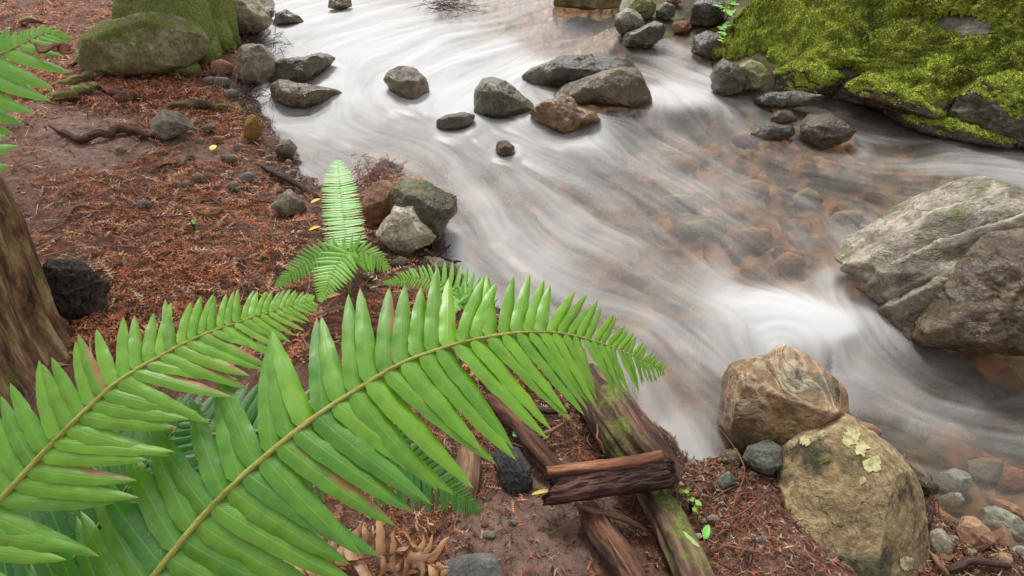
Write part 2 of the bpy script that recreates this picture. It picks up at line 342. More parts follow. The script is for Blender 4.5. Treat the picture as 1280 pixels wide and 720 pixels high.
# ------------------------------------------------------------------ rocks
_ico = {}
def ico(n):
    if n not in _ico:
        bm = bmesh.new(); bmesh.ops.create_icosphere(bm, subdivisions=n, radius=1)
        _ico[n] = (np.array([v.co[:] for v in bm.verts]), np.array([[v.index for v in f.verts] for f in bm.faces])); bm.free()
    return _ico[n]
def rock_shape(outline, contact=None, depth=.9, sub=5, facets=9, rough=.085, seed=0, push=0., block=2.6, strata=None, water=True, freq=1.6, shear=0.):
    r = np.random.default_rng(seed); O = np.array(outline, float)
    x, y = O[:,0], O[:,1]; x1, y1 = np.roll(x, -1), np.roll(y, -1); cr = x*y1-x1*y; A = cr.sum()/2
    c = np.array([((x+x1)*cr).sum(), ((y+y1)*cr).sum()])/(6*A)
    if contact is None: contact = tuple(O[np.argmax(O[:,1])])
    Pb = hit(*contact, water=water)
    V = ray(*c); V = V/np.linalg.norm(V); tt = (Pb-CAM) @ V + push; C = CAM + V*tt
    R = np.cross(V, [0,0,1]); R /= np.linalg.norm(R); U = np.cross(R, V)
    pts = []
    for p in O: d = ray(*p); q = CAM + d*(tt/(d @ V)) - C; pts.append((q @ R, q @ U))
    pts = np.array(pts); th = np.linspace(-math.pi, math.pi, 361); rad = np.zeros(361)
    B = np.roll(pts, -1, 0)
    for i, a in enumerate(th):
        d = np.array([math.cos(a), math.sin(a)]); best = 0
        for p, q in zip(pts, B):
            e = q-p; den = d[0]*e[1]-d[1]*e[0]
            if abs(den) < 1e-12: continue
            t = (p[0]*e[1]-p[1]*e[0])/den; s = (p[0]*d[1]-p[1]*d[0])/den
            if t > 0 and -1e-6 <= s <= 1+1e-6: best = max(best, t)
        rad[i] = best
    k = np.exp(-np.linspace(-2, 2, 9)**2); k /= k.sum(); rr = np.concatenate([rad[-9:-1], rad, rad[1:9]]); rad = np.convolve(rr, k, 'same')[8:-8]
    mr_ = rad.mean(); N, F = ico(sub); s = np.hypot(N[:,0], N[:,1]); q = (s**block+np.abs(N[:,2])**block)**(1/block)
    s2 = s/q; z2 = N[:,2]/q; ang = np.arctan2(N[:,1], N[:,0]); ra = np.interp(ang, th, rad)
    P = np.stack([ra*s2*np.cos(ang), ra*s2*np.sin(ang), z2*depth*mr_], -1)
    off = r.random(3)*50
    for _ in range(facets):
        n = r.normal(size=3); n[2] = abs(n[2])*1.2+.25; n[1] += .2; n /= np.linalg.norm(n)
        pr = P @ n; cut = pr.max()*(1-r.uniform(.08, .26)); P = P - np.outer(np.maximum(pr-cut, 0)*.93, n)
    n = P/np.linalg.norm(P, axis=1)[:,None]; Q = P/mr_*freq+off
    D = rough*(1.1*fbm(Q, 6, .6) + .7*ridged(Q*1.7+3, 5) + .35*np.abs(fbm(Q*5+9, 4, .6)))
    if strata is not None:      # bedding: (direction in the view plane (deg), frequency, amplitude)
        a = math.radians(strata[0]); cth = (-math.sin(a)*P[:,0] + math.cos(a)*P[:,1] + -.05*P[:,2])/mr_; al = (math.cos(a)*P[:,0]+math.sin(a)*P[:,1])/mr_
        w_ = cth*strata[1] + .45*fbm(Q*.7, 3) + .10*fbm(Q*5, 3); st = w_ - np.floor(w_); D = D + strata[2]*(.35+.9*sstep(.5+fbm(Q*1.1+7, 2)*1.4))*(np.minimum(st*1.3, 1)**1.2*(1-sstep((st-.86)/.14))-.5) + strata[2]*.5*ridged(np.stack([al*1.2, cth*strata[1]*2.5, P[:,2]*2], -1)+off, 4)
    P = P + n*(D*mr_)[:,None]
    Wd = C + P[:,:1]*R + P[:,1:2]*U - P[:,2:]*V
    if shear: bc = (Pb-C) @ U; Wd = Wd + (shear*(P[:,1:2]-bc))*V
    return Wd, F, Pb
def rock(name, label, outline, mat, cat='rock', group=None, attrs=None, **k):
    Wd, F, Pb = rock_shape(outline, **k)
    o = mesh_np(name, Wd, F, mat, loc=Pb); tag(o, label, cat, group); return o

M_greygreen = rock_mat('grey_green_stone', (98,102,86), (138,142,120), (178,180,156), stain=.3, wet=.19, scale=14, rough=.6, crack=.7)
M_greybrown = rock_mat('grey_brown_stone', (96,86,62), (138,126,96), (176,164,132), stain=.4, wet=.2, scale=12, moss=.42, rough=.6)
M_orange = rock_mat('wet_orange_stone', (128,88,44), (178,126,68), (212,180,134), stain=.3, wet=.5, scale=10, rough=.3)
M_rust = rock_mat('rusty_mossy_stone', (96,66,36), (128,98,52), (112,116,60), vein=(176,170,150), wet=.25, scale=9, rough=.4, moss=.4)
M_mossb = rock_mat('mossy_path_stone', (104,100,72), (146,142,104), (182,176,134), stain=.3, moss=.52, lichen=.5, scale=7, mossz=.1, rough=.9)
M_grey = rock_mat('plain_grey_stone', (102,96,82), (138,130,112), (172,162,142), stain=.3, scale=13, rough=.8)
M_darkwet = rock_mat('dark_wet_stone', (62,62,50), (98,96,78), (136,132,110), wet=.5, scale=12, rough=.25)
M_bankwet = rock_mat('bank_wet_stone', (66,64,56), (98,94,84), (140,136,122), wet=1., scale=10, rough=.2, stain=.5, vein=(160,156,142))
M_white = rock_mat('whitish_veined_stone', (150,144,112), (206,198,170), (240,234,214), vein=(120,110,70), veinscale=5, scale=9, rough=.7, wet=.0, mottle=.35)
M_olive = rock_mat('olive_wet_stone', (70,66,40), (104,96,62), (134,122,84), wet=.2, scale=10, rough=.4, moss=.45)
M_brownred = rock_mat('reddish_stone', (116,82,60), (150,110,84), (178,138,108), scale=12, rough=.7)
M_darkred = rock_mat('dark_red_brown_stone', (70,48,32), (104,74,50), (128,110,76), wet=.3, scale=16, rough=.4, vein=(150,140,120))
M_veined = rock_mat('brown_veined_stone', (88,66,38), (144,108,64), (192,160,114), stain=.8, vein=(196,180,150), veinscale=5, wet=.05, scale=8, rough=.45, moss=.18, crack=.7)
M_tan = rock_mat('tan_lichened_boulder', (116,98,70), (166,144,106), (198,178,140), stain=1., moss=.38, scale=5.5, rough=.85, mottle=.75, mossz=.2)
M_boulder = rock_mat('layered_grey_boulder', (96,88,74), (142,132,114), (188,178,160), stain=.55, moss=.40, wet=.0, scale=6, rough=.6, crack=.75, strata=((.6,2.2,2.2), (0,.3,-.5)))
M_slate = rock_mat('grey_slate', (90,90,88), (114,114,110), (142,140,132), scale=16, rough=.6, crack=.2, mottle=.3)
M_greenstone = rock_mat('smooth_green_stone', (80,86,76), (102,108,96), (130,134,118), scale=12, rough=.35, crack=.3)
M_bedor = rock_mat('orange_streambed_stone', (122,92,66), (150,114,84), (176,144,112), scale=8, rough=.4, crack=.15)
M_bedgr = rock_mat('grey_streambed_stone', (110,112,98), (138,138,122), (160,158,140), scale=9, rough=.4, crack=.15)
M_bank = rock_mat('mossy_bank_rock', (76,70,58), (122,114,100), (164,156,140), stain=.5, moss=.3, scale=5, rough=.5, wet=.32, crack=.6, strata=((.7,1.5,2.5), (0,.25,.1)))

# left bank, top to bottom
MB1 = rock('boulder', 'long rounded boulder patched with green moss, lying beside the mossy tree trunk', [(95,75),(100,48),(128,28),(175,18),(215,16),(245,28),(262,48),(258,68),(235,84),(200,90),(150,94),(112,90)], M_mossb, cat='boulder', seed=11, sub=6, facets=5, rough=.05, depth=.8)
rock('rock', 'tan grey boulder on the shore just right of the mossy tree', [(280,38),(282,5),(300,-8),(322,-2),(336,16),(338,34),(318,44),(295,42)], M_greybrown, seed=12)
rock('rock', 'small dark stone at the water edge behind the tan shore boulder', [(326,20),(330,8),(341,8),(343,20),(338,26),(328,26)], M_darkwet, seed=13, sub=4)
rock('rock', 'glistening dark wet stone low in the white water near the top left shore', [(340,32),(345,16),(358,12),(374,20),(380,28),(362,31)], M_bankwet, seed=14, sub=4, rough=.12)
rock('rock', 'pale grey block of rock standing at the left shore above the dark debris', [(296,96),(297,70),(303,57),(322,55),(338,60),(344,78),(346,98),(330,106),(308,104)], M_grey, seed=15)
rock('rock', 'long olive wet rock jutting from the left shore into the rapids', [(338,108),(340,82),(352,74),(380,72),(398,66),(415,66),(421,74),(408,90),(385,102),(362,110)], M_olive, seed=16, rough=.1, sub=6, contact=(380,98), depth=1.1)
rock('rock', 'rusty orange and moss green wet rock in the water below the olive one', [(335,122),(338,108),(350,98),(372,104),(398,108),(420,112),(436,122),(420,130),(396,130),(382,138),(352,134)], M_rust, seed=17, rough=.1, sub=6, contact=(385,126), depth=1.1)
rock('rock', 'grey rounded rock half buried at the end of the long root on the path', [(187,168),(190,150),(203,138),(222,139),(240,148),(241,158),(226,168),(206,175)], M_grey, seed=18)
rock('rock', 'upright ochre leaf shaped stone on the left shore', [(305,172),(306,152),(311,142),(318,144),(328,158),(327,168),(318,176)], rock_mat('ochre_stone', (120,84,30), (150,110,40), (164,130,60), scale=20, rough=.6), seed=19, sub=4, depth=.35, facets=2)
rock('rock', 'small mossy dark stone at the shoreline between ochre stone and water', [(343,188),(348,176),(362,174),(372,184),(366,196),(350,198)], M_greybrown, seed=20, sub=4)
rock('rock', 'pointed grey stone on the red litter left of the small fern', [(338,258),(350,244),(362,236),(374,246),(384,258),(374,268),(352,270)], M_grey, seed=21, sub=4, facets=9)
rock('rock', 'flat reddish brown rock below the dry twig tangle, behind the small fern', [(452,262),(455,240),(466,228),(484,226),(498,238),(502,262),(486,278),(462,280)], M_brownred, seed=22, depth=.6)
rock('rock', 'tall olive wet rock at the shore behind the whitish rock', [(488,262),(490,236),(505,222),(530,226),(556,240),(572,246),(576,262),(558,276),(552,300),(540,312),(505,300)], M_olive, seed=23, sub=6, rough=.07, push=.03)
rock('rock', 'whitish angular rock with dark veins beside the stream right of the small fern', [(470,292),(474,278),(488,268),(494,250),(502,244),(516,252),(532,270),(546,292),(540,304),(520,312),(508,320),(490,312),(480,304)], M_white, seed=24, sub=6, facets=10, rough=.07)
rock('rock', 'small yellowish stone with moss lying behind the big fern frond tips', [(524,330),(530,320),(548,322),(566,330),(580,346),(566,354),(542,350)], M_rust, seed=25, sub=4)
for i, (x, y, r_) in enumerate([(150,188,7),(262,212,7),(285,200,9),(300,184,6),(250,176,5),(272,175,7),(238,196,5),(310,222,8),(292,232,7),(325,190,5),(262,160,8),(278,102,9),(262,100,7),(276,84,12),(268,72,8),(290,118,8),(247,222,7),(205,190,5),(228,232,8),(180,256,8),(466,330,9),(450,300,8),(500,328,9),(515,340,8),(462,345,7),(410,255,7),(606,655,5),(640,653,5),(612,668,7),(655,610,5)]):
    a = np.linspace(0, 2*math.pi, 9)[:-1]; q = rng.uniform(.8, 1.2, 8)
    where = 'on the bare path by the left shore' if y < 270 and x < 330 else ('among the debris near the small fern' if y < 400 else 'in the brown soil near the logs')
    rock('pebble', 'small rounded pebble lying ' + where, [(x+r_*math.cos(t)*k*1.2, y-r_*math.sin(t)*k*.8) for t, k in zip(a, q)], [M_grey, M_brownred, M_greybrown, M_slate][i % 4], cat='pebble', group='pebbles '+where, seed=100+i, sub=3, facets=3, depth=.6)
pr = np.random.default_rng(77)
for i in range(90):
    z = i % 5; x, y, r_ = [(pr.uniform(235,330), pr.uniform(95,240), pr.uniform(2.5,5)), (pr.uniform(330,375), pr.uniform(195,300), pr.uniform(2.5,5)), (pr.uniform(440,560), pr.uniform(310,365), pr.uniform(3,7)), (pr.uniform(870,960), pr.uniform(585,700), pr.uniform(3,7)), (pr.uniform(1160,1290), pr.uniform(665,715), pr.uniform(4,9))][z]
    q_ = hit(x, y, 0, False)
    if float(sdist(np.array([q_[0]]), np.array([q_[1]]))[0]) < .02: continue
    a = np.linspace(0, 2*math.pi, 8)[:-1]; q = pr.uniform(.75, 1.25, 7); where = ['on the upper left shore','in the litter left of the small fern','between the small fern and the whitish rock','on the damp litter left of the tan boulder','on the wet gravel at the bottom right corner'][z]
    rock('pebble', 'tiny gravel stone '+where, [(x+r_*math.cos(t_)*k*1.2, y-r_*math.sin(t_)*k*.8) for t_, k in zip(a, q)], [M_grey, M_brownred, M_greybrown, M_white, M_slate][int(pr.integers(5))], cat='pebble', group='gravel '+where, seed=400+i, sub=3, facets=3, depth=.6)
# in the stream
rock('rock', 'brownish blocky rock alone in the white rapids, left of the pyramid rock', [(480,100),(486,88),(500,83),(518,86),(532,98),(535,112),(531,132),(512,130),(490,118)], M_greybrown, seed=31, facets=8, contact=(510,120), push=.02)
rock('rock', 'light grey green cracked rock shaped like a blunt pyramid in midstream', [(594,140),(595,112),(604,98),(616,97),(638,106),(656,122),(668,132),(660,142),(640,148),(614,148)], M_greygreen, seed=32, sub=6, facets=9, contact=(632,143))
rock('rock', 'dark green wet rock with water sheeting over it, behind the large midstream rock', [(648,98),(662,84),(690,76),(705,70),(740,70),(770,72),(802,74),(804,90),(770,104),(720,112),(680,112)], M_darkwet, seed=33, sub=6, depth=.6, rough=.12)
rock('rock', 'largest grey brown angular rock of the midstream cluster', [(688,120),(700,106),(730,98),(752,90),(780,84),(798,84),(806,100),(818,130),(812,138),(780,134),(740,130),(710,134)], M_greybrown, seed=34, sub=6, facets=9, rough=.05)
rock('rock', 'wet orange rock in front of the midstream cluster', [(662,142),(670,130),(692,124),(704,117),(716,120),(722,134),(742,140),(751,150),(730,156),(716,166),(704,172),(692,162),(676,154)], M_orange, contact=(706,160), seed=35, sub=6, facets=8, rough=.1)
rock('rock', 'low greenish rock awash with foam left of the orange rock', [(545,164),(546,150),(558,143),(580,140),(594,144),(590,156),(570,164)], M_darkwet, seed=36, sub=4, depth=.7)
rock('rock', 'small round dark stone just breaking the surface below the pyramid rock', [(618,188),(622,177),(634,175),(644,182),(643,192),(630,196)], M_darkred, seed=37, sub=4)
rock('rock', 'mossy dark stone in the white water at the top edge of the view', [(410,10),(412,-4),(425,-8),(438,-2),(440,8),(426,12)], M_greybrown, seed=38, sub=4)
rock('rock', 'broad moss covered dark rock at the head of the brown pool', [(692,8),(694,-16),(730,-24),(775,-20),(782,0),(776,10),(735,11)], M_mossb, seed=39)
rock('rock', 'dark reddish brown rock rising from the water below the mossy bank', [(1000,178),(1002,152),(1014,142),(1036,142),(1052,150),(1070,164),(1060,176),(1040,184),(1022,190)], M_darkred, contact=(1025,182), seed=40, sub=6, facets=9, rough=.08)
rock('rock', 'flat pale green rock just awash left of the dark reddish rock', [(935,172),(944,160),(968,154),(996,156),(1000,168),(975,176),(950,176)], M_bankwet, seed=41, depth=.4)
rock('rock', 'small brown rock between the awash slab and the mossy bank', [(962,152),(968,140),(984,137),(992,142),(998,152),(980,155)], M_darkred, seed=42, sub=4, depth=.5)
# right shore cobbles, top
for lab, out, m, s in [
    ('smooth green grey cobble resting on the heap at the pool corner', [(820,20),(822,8),(832,2),(844,8),(843,20),(832,26)], M_greenstone, 51),
    ('orange tan stone tucked at the top of the shore heap', [(832,4),(836,-6),(848,-6),(852,2),(844,8)], M_brownred, 52),
    ('green boulder at the left end of the shore heap by the brown pool', [(768,32),(770,18),(784,10),(800,16),(806,32),(790,42),(774,42)], M_greygreen, 53),
    ('glossy wet rock at the foot of the shore heap', [(776,56),(780,42),(800,36),(818,26),(832,32),(828,48),(808,60),(790,60)], M_bankwet, 54),
    ('broken dark mossy stone on the upper side of the shore heap', [(782,18),(786,0),(806,-6),(820,4),(818,20),(800,26)], M_mossb, 55),
    ('pale flat stone right of the shore heap in shallow water', [(838,38),(842,28),(858,26),(866,34),(858,42),(844,42)], M_brownred, 56),
    ('wrinkled wet grey rock under the small leafy plant', [(864,66),(868,46),(884,38),(900,42),(912,58),(908,72),(886,74)], M_bankwet, 57),
    ('wet grey ledge rock at the left foot of the mossy bank', [(888,112),(892,84),(904,74),(922,82),(932,100),(928,116),(905,120)], M_bankwet, 58),
    ('lichen pale rock wedged against the left end of the mossy bank', [(922,104),(924,82),(936,74),(956,80),(964,100),(948,110),(932,112)], M_mossb, 59),
    ('dark rock in the corner behind the leafy plant', [(862,30),(866,4),(888,-6),(906,4),(904,26),(886,34)], M_darkwet, 60)]:
    rock('rock', lab, out, m, seed=s, sub=5, facets=7, rough=.09)

# the layered boulder at the right
rock('boulder', 'large layered grey boulder with cracked strata at the right edge of the stream', [(1046,326),(1062,300),(1100,264),(1140,240),(1190,222),(1226,218),(1262,226),(1300,250),(1370,320),(1380,400),(1330,440),(1240,436),(1160,430),(1118,424),(1112,392),(1080,360)], M_boulder, cat='boulder', seed=61, sub=7, facets=7, rough=.045, depth=.5, shear=.2, contact=(1180,430), strata=(56,3.1,.075), block=2.4)
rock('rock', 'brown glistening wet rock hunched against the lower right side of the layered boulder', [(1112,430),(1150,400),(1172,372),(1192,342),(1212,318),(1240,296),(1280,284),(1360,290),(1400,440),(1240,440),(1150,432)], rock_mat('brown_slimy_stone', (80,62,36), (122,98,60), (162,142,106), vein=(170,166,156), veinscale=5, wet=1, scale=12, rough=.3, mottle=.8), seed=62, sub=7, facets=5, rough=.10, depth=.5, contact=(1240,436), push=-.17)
# ------------------------------------------------------------------ foreground rocks
rock('rock', 'brown veined angular rock at the water edge behind the tan boulder', [(896,510),(900,470),(915,452),(950,446),(980,432),(1000,440),(1040,470),(1060,492),(1058,514),(1000,560),(960,566),(915,566),(898,545)], M_veined, seed=71, sub=6, facets=9, rough=.06, contact=(915,566), push=.02)
tb = rock('boulder', 'large tan boulder with pale lichen spots, nearest rock at the bottom right', [(945,680),(955,640),(972,600),(972,560),(976,525),(990,496),(1020,492),(1046,508),(1080,535),(1110,562),(1134,590),(1150,620),(1156,660),(1162,700),(1150,780),(1080,830),(980,810),(950,740)], M_tan, cat='boulder', seed=72, sub=7, facets=4, rough=.04, depth=.7, block=3.4, contact=(1152,690), push=-.02)
rock('rock', 'smooth grey green stone wedged under the brown veined rock', [(928,572),(936,558),(958,550),(976,556),(978,582),(962,594),(940,586)], M_greenstone, seed=73, push=-.02)
rock('rock', 'small ochre rounded stone against the veined rock', [(903,576),(908,562),(920,560),(928,572),(924,586),(910,586)], M_rust, seed=74, sub=4)
rock('rock', 'dark green oval pebble on the damp litter below the ochre stone', [(892,610),(898,596),(912,588),(921,594),(916,606),(900,616)], M_greenstone, seed=75, sub=4, depth=.6)
rock('rock', 'blue grey wet slate sliver leaning on the right side of the tan boulder', [(1094,552),(1100,544),(1118,560),(1138,582),(1140,598),(1128,596),(1108,576)], M_slate, seed=76, sub=4, depth=.5)
rock('rock', 'olive wet stone at the water line right of the tan boulder', [(1124,590),(1130,578),(1150,590),(1172,606),(1174,618),(1156,622),(1136,608)], M_olive, seed=77, sub=5, depth=.6)
rock('rock', 'flat grey green slab at the right edge, half out of the shallow water', [(1218,648),(1224,634),(1244,632),(1276,648),(1296,664),(1290,678),(1262,674),(1236,664)], M_bedgr, seed=78, depth=.4)
rock('rock', 'orange and red stone behind the flat slab at the right edge', [(1232,626),(1240,618),(1262,626),(1290,644),(1296,656),(1276,650),(1250,640)], M_bedor, seed=79, depth=.6)
rock('rock', 'rounded orange brown stone left of the flat slab', [(1196,664),(1202,646),(1218,644),(1236,660),(1244,676),(1226,690),(1206,684)], M_bedor, seed=80, depth=.6)
rock('rock', 'pale grey stone seen through the shallow water above the orange stones', [(1172,606),(1176,590),(1194,586),(1214,592),(1216,610),(1200,618),(1184,616)], M_bedgr, seed=81, depth=.5, push=.05)
rock('rock', 'dull grey brown stone on wet gravel right of the tan boulder', [(1160,682),(1164,662),(1178,658),(1192,676),(1190,694),(1170,696)], M_grey, seed=82, depth=.5)
rock('slate', 'flat grey slate half buried in soil at the bottom edge', [(550,726),(556,702),(575,694),(618,690),(628,712),(630,740),(590,750),(560,745)], M_slate, cat='stone', seed=83, depth=.25, facets=3, rough=.02, contact=(600,725))
# stones lying under the blurred water
bedpts = [(845,210,22),(880,290,24),(940,240,20),(1010,250,18),(940,300,22),(850,255,20),(760,205,18),(590,165,14),(575,172,12),(655,300,20),
          (1100,520,26),(1140,540,22),(1190,545,24),(1230,590,22),(1250,540,26),(1160,500,24),(1075,540,20),(1215,500,26),(1265,600,20),(1190,625,14),(1250,700,14),(1275,690,10),(930,175,15),(1060,275,18),(985,330,18)]
for i, (x, y, r_) in enumerate(bedpts):
    a = np.linspace(0, 2*math.pi, 9)[:-1]; q = rng.uniform(.85, 1.2, 8); low = y > 480
    m = [M_bedor, M_bedgr, M_brownred, M_bedgr][i % 4]
    Wd, F, Pb = rock_shape([(x+r_*math.cos(t)*k*1.25, y-r_*math.sin(t)*k*.75) for t, k in zip(a, q)], seed=200+i, sub=4, facets=3, depth=.45, rough=.03, water=False, push=.05 if y < 590 else .01)
    o = mesh_np('streambed_stone', Wd, F, m, loc=Pb)
    tag(o, 'rounded stone blurred under the %s water' % ('shallow brown lower' if low else 'rushing midstream'), 'stone', 'stones under the %s' % ('lower pool' if low else 'midstream water'))

# lichen spots on the tan boulder, lifted from its own surface
def patch_on(ob, centres, name, mat, thick=.0025):
    me = ob.data; V = np.array([v.co[:] for v in me.vertices]); Wd = V + np.array(ob.location); N = np.array([v.normal[:] for v in me.vertices])
    F = np.array([p.vertices[:] for p in me.polygons]); rel = Wd-CAM
    fwd = rel @ np.array([0, CP, -SP]); sx = 640+FPX*rel[:,0]/fwd; sy = 360-FPX*(rel @ np.array([0, SP, CP]))/fwd
    face = (np.einsum('ij,ij->i', N, -rel) > 0); sel = np.zeros(len(V))
    for x, y, r_ in centres:
        d = np.hypot(sx-x, sy-y)/r_ + .75*fbm(Wd*70+x, 4); sel = np.maximum(sel, np.clip(1.15-d, 0, 1)*face)
    keep = (sel[F] > .05).all(1); ids = np.unique(F[keep]); mp = -np.ones(len(V), int); mp[ids] = np.arange(len(ids))
    o = mesh_np(name, (V+N*(np.minimum(sel*6, 1)*thick+.0003)[:,None])[ids], mp[F[keep]], mat, parent=ob); return o
t = NT('pale_lichen'); v = t.tex(); n = t.noise(v, 60, 5, .7); M_lichen = t.done(t.prin(t.ramp(n, [(.38, lin(140,132,92)), (.5, lin(172,168,120)), (.65, lin(196,192,148))]), .95, t.bump(n, .8, .004)))
for grp in ([(1027,510,11)], [(1063,546,11)], [(1077,564,9)], [(1089,579,11)], [(1008,553,8)], [(1078,600,6)], [(1029,543,4)], [(1133,705,9)]): patch_on(tb, grp, 'lichen', M_lichen)

# ------------------------------------------------------------------ moss
t = NT('moss'); v = t.tex(); c_ = t.attr('tint').outputs['Color']; M_moss = t.done(t.prin(c_, .9, None, .2))
def tufts(P, N, size, n_leaf, cols, r, flat=.6):
    """little leafy moss shoots: n_leaf triangles each"""
    n = len(P); V = []; Cc = []
    up = N + r.normal(0, .35, (n,3)); up /= np.linalg.norm(up, axis=1)[:,None]
    tint = cols[r.integers(0, len(cols), n)]*r.uniform(.75, 1.2, (n,1))
    for k in range(n_leaf):
        d = r.normal(size=(n,3)); d -= N*np.einsum('ij,ij->i', d, N)[:,None]; d /= np.linalg.norm(d, axis=1)[:,None]+1e-9
        s = size*r.uniform(.6, 1.4, (n,1)); tip = P + d*s*flat + up*s*r.uniform(.3, .9, (n,1)); sd2 = np.cross(d, N)*s*.22
        b = P + d*s*.05; V.append(np.stack([b-sd2, b+sd2, tip], 1)); Cc.append(np.repeat((tint*r.uniform(.85, 1.15, (n,1)))[:,None], 3, 1))
    V = np.concatenate(V).reshape(-1,3); return V, np.arange(len(V)).reshape(-1,3), np.concatenate(Cc).reshape(-1,3)
MC = np.array([lin(*c)[:3] for c in [(136,156,50),(160,176,62),(184,190,80),(114,138,42),(146,160,66),(92,112,44),(190,186,104),(128,112,64),(120,140,60)]])
def moss_on(ob, dens, size, thr=.0, zmin=.1, seed=1, nf=2.0, extra=None, name='moss', shell=.012, leaf=4):
    me = ob.data; r = np.random.default_rng(seed); V = np.array([v.co[:] for v in me.vertices]); L = np.array(ob.location)
    N = np.array([v.normal[:] for v in me.vertices]); F = np.array([p.vertices[:] for p in me.polygons]); Wd = V+L
    m = fbm(Wd*nf+seed, 4) - thr + .8*np.minimum(N[:,2]-zmin, .15)*3
    if extra is not None: m = m + extra(Wd)
    keep = (m[F] > 0).mean(1) > .6; Fk = F[keep]
    ids = np.unique(Fk); mp = -np.ones(len(V), int); mp[ids] = np.arange(len(ids))
    hgt = shell*(.35+.65*np.clip(m*4, 0, 1))*(1+1.3*fbm(Wd*7, 2)+1.1*fbm(Wd*28, 3)+.6*fbm(Wd*70, 2)); Vs = V+N*np.maximum(hgt, .001)[:,None]
    base = MC[1]*.75*(1+.5*fbm(Wd*5, 3))[:,None]
    A, B, C = Vs[Fk[:,0]], Vs[Fk[:,1]], Vs[Fk[:,2]]; ar = np.linalg.norm(np.cross(B-A, C-A), axis=1)/2; n = int(ar.sum()*dens)
    f = r.choice(len(Fk), n, p=ar/ar.sum()); u = r.random((n,2)); u = np.where(u.sum(1, keepdims=True) > 1, 1-u, u)
    P = A[f]+(B-A)[f]*u[:,:1]+(C-A)[f]*u[:,1:]; Nn = N[Fk[f,0]]
    Vt, Ft, Ct = tufts(P, Nn, size, leaf, MC, r); tone = np.clip(1+1.1*fbm((Vt+L)*2.6, 3)+.8*fbm((Vt+L)*13, 2), .3, 2)
    Ct = Ct*tone[:,None]
    o = mesh_np(name, np.concatenate([Vs[ids], Vt]), np.concatenate([mp[Fk], Ft+len(ids)]), M_moss, parent=ob, attrs={'tint': np.clip(np.concatenate([base[ids], Ct]), .005, 1)}); return o
mb = rock('mossy_rock_bank', 'huge bank rock blanketed in bright green moss at the top right', [(893,112),(900,70),(915,30),(935,-20),(1000,-90),(1150,-130),(1350,-140),(1520,-60),(1560,80),(1500,200),(1380,215),(1285,190),(1210,178),(1150,158),(1100,136),(1050,122),(990,118),(935,118)], M_bank, cat='rock', seed=90, sub=7, facets=5, rough=.05, depth=.13, contact=(1150,150), freq=3.2, block=3.2, shear=.55)
lv = mb.location
def bank_extra(Wd):
    rel = Wd-CAM; fwd = rel @ np.array([0, CP, -SP]); sx = 640+FPX*rel[:,0]/fwd; sy = 360-FPX*(rel @ np.array([0, SP, CP]))/fwd
    edge = np.interp(sx, [880,920,960,1010,1060,1130,1180,1230,1280,1400], [60,78,92,96,84,118,124,112,88,80])
    e = np.clip((edge-sy)/14, -1.5, 1.0); soil = 1.6*np.exp(-(((sx-1210)/50)**2+((sy-35)/22)**2)) + .9*np.exp(-(((sx-1130)/35)**2+((sy-25)/10)**2)) + 1.2*np.exp(-(((sx-1235)/16)**2+((sy-72)/7)**2))
    return e*.8 - soil + .10 
moss_on(mb, 30000, .011, thr=.12, zmin=-.2, seed=5, nf=3.2, extra=bank_extra, shell=.045, leaf=3)
for lab, out, m, s in [
    ('long tan ledge of bare rock sloping into the water under the middle of the moss', [(1058,108),(1066,94),(1090,94),(1120,106),(1150,124),(1178,142),(1172,150),(1140,146),(1100,134),(1070,124)], M_bank, 1),
    ('grey rock face under the left part of the moss', [(962,118),(966,92),(990,80),(1022,84),(1050,94),(1060,112),(1050,124),(1000,124)], M_bankwet, 2),
    ('glistening wet shelf at the waterline below the grey rock face', [(940,126),(960,116),(1000,114),(1030,120),(1026,130),(985,134),(950,134)], M_bankwet, 3),
    ('ragged wet ledge with white glints along the waterline below the tan ledge', [(1100,146),(1116,134),(1150,140),(1190,152),(1230,164),(1270,176),(1262,186),(1210,180),(1150,166)], M_bankwet, 4),
    ('shadowed brown rock under the right end of the moss', [(1180,144),(1190,116),(1230,96),(1270,88),(1330,100),(1340,160),(1290,184),(1230,170)], M_bank, 5),
    ('small grey stone at the moss edge above the ragged wet ledge', [(1132,128),(1140,112),(1160,108),(1178,118),(1182,134),(1160,142)], M_mossb, 6)]:
    lr_ = rock('rock', lab, out, m, seed=300+s, sub=6, facets=7, rough=.12, depth=.7, push=-.06, freq=2.2)
    if s != 3: moss_on(lr_, 16000, .011, thr=.18, zmin=.35, seed=30+s, nf=6, extra=lambda W: .06+2.5*(W[:,2]-W[:,2].mean()), shell=.008, leaf=3)

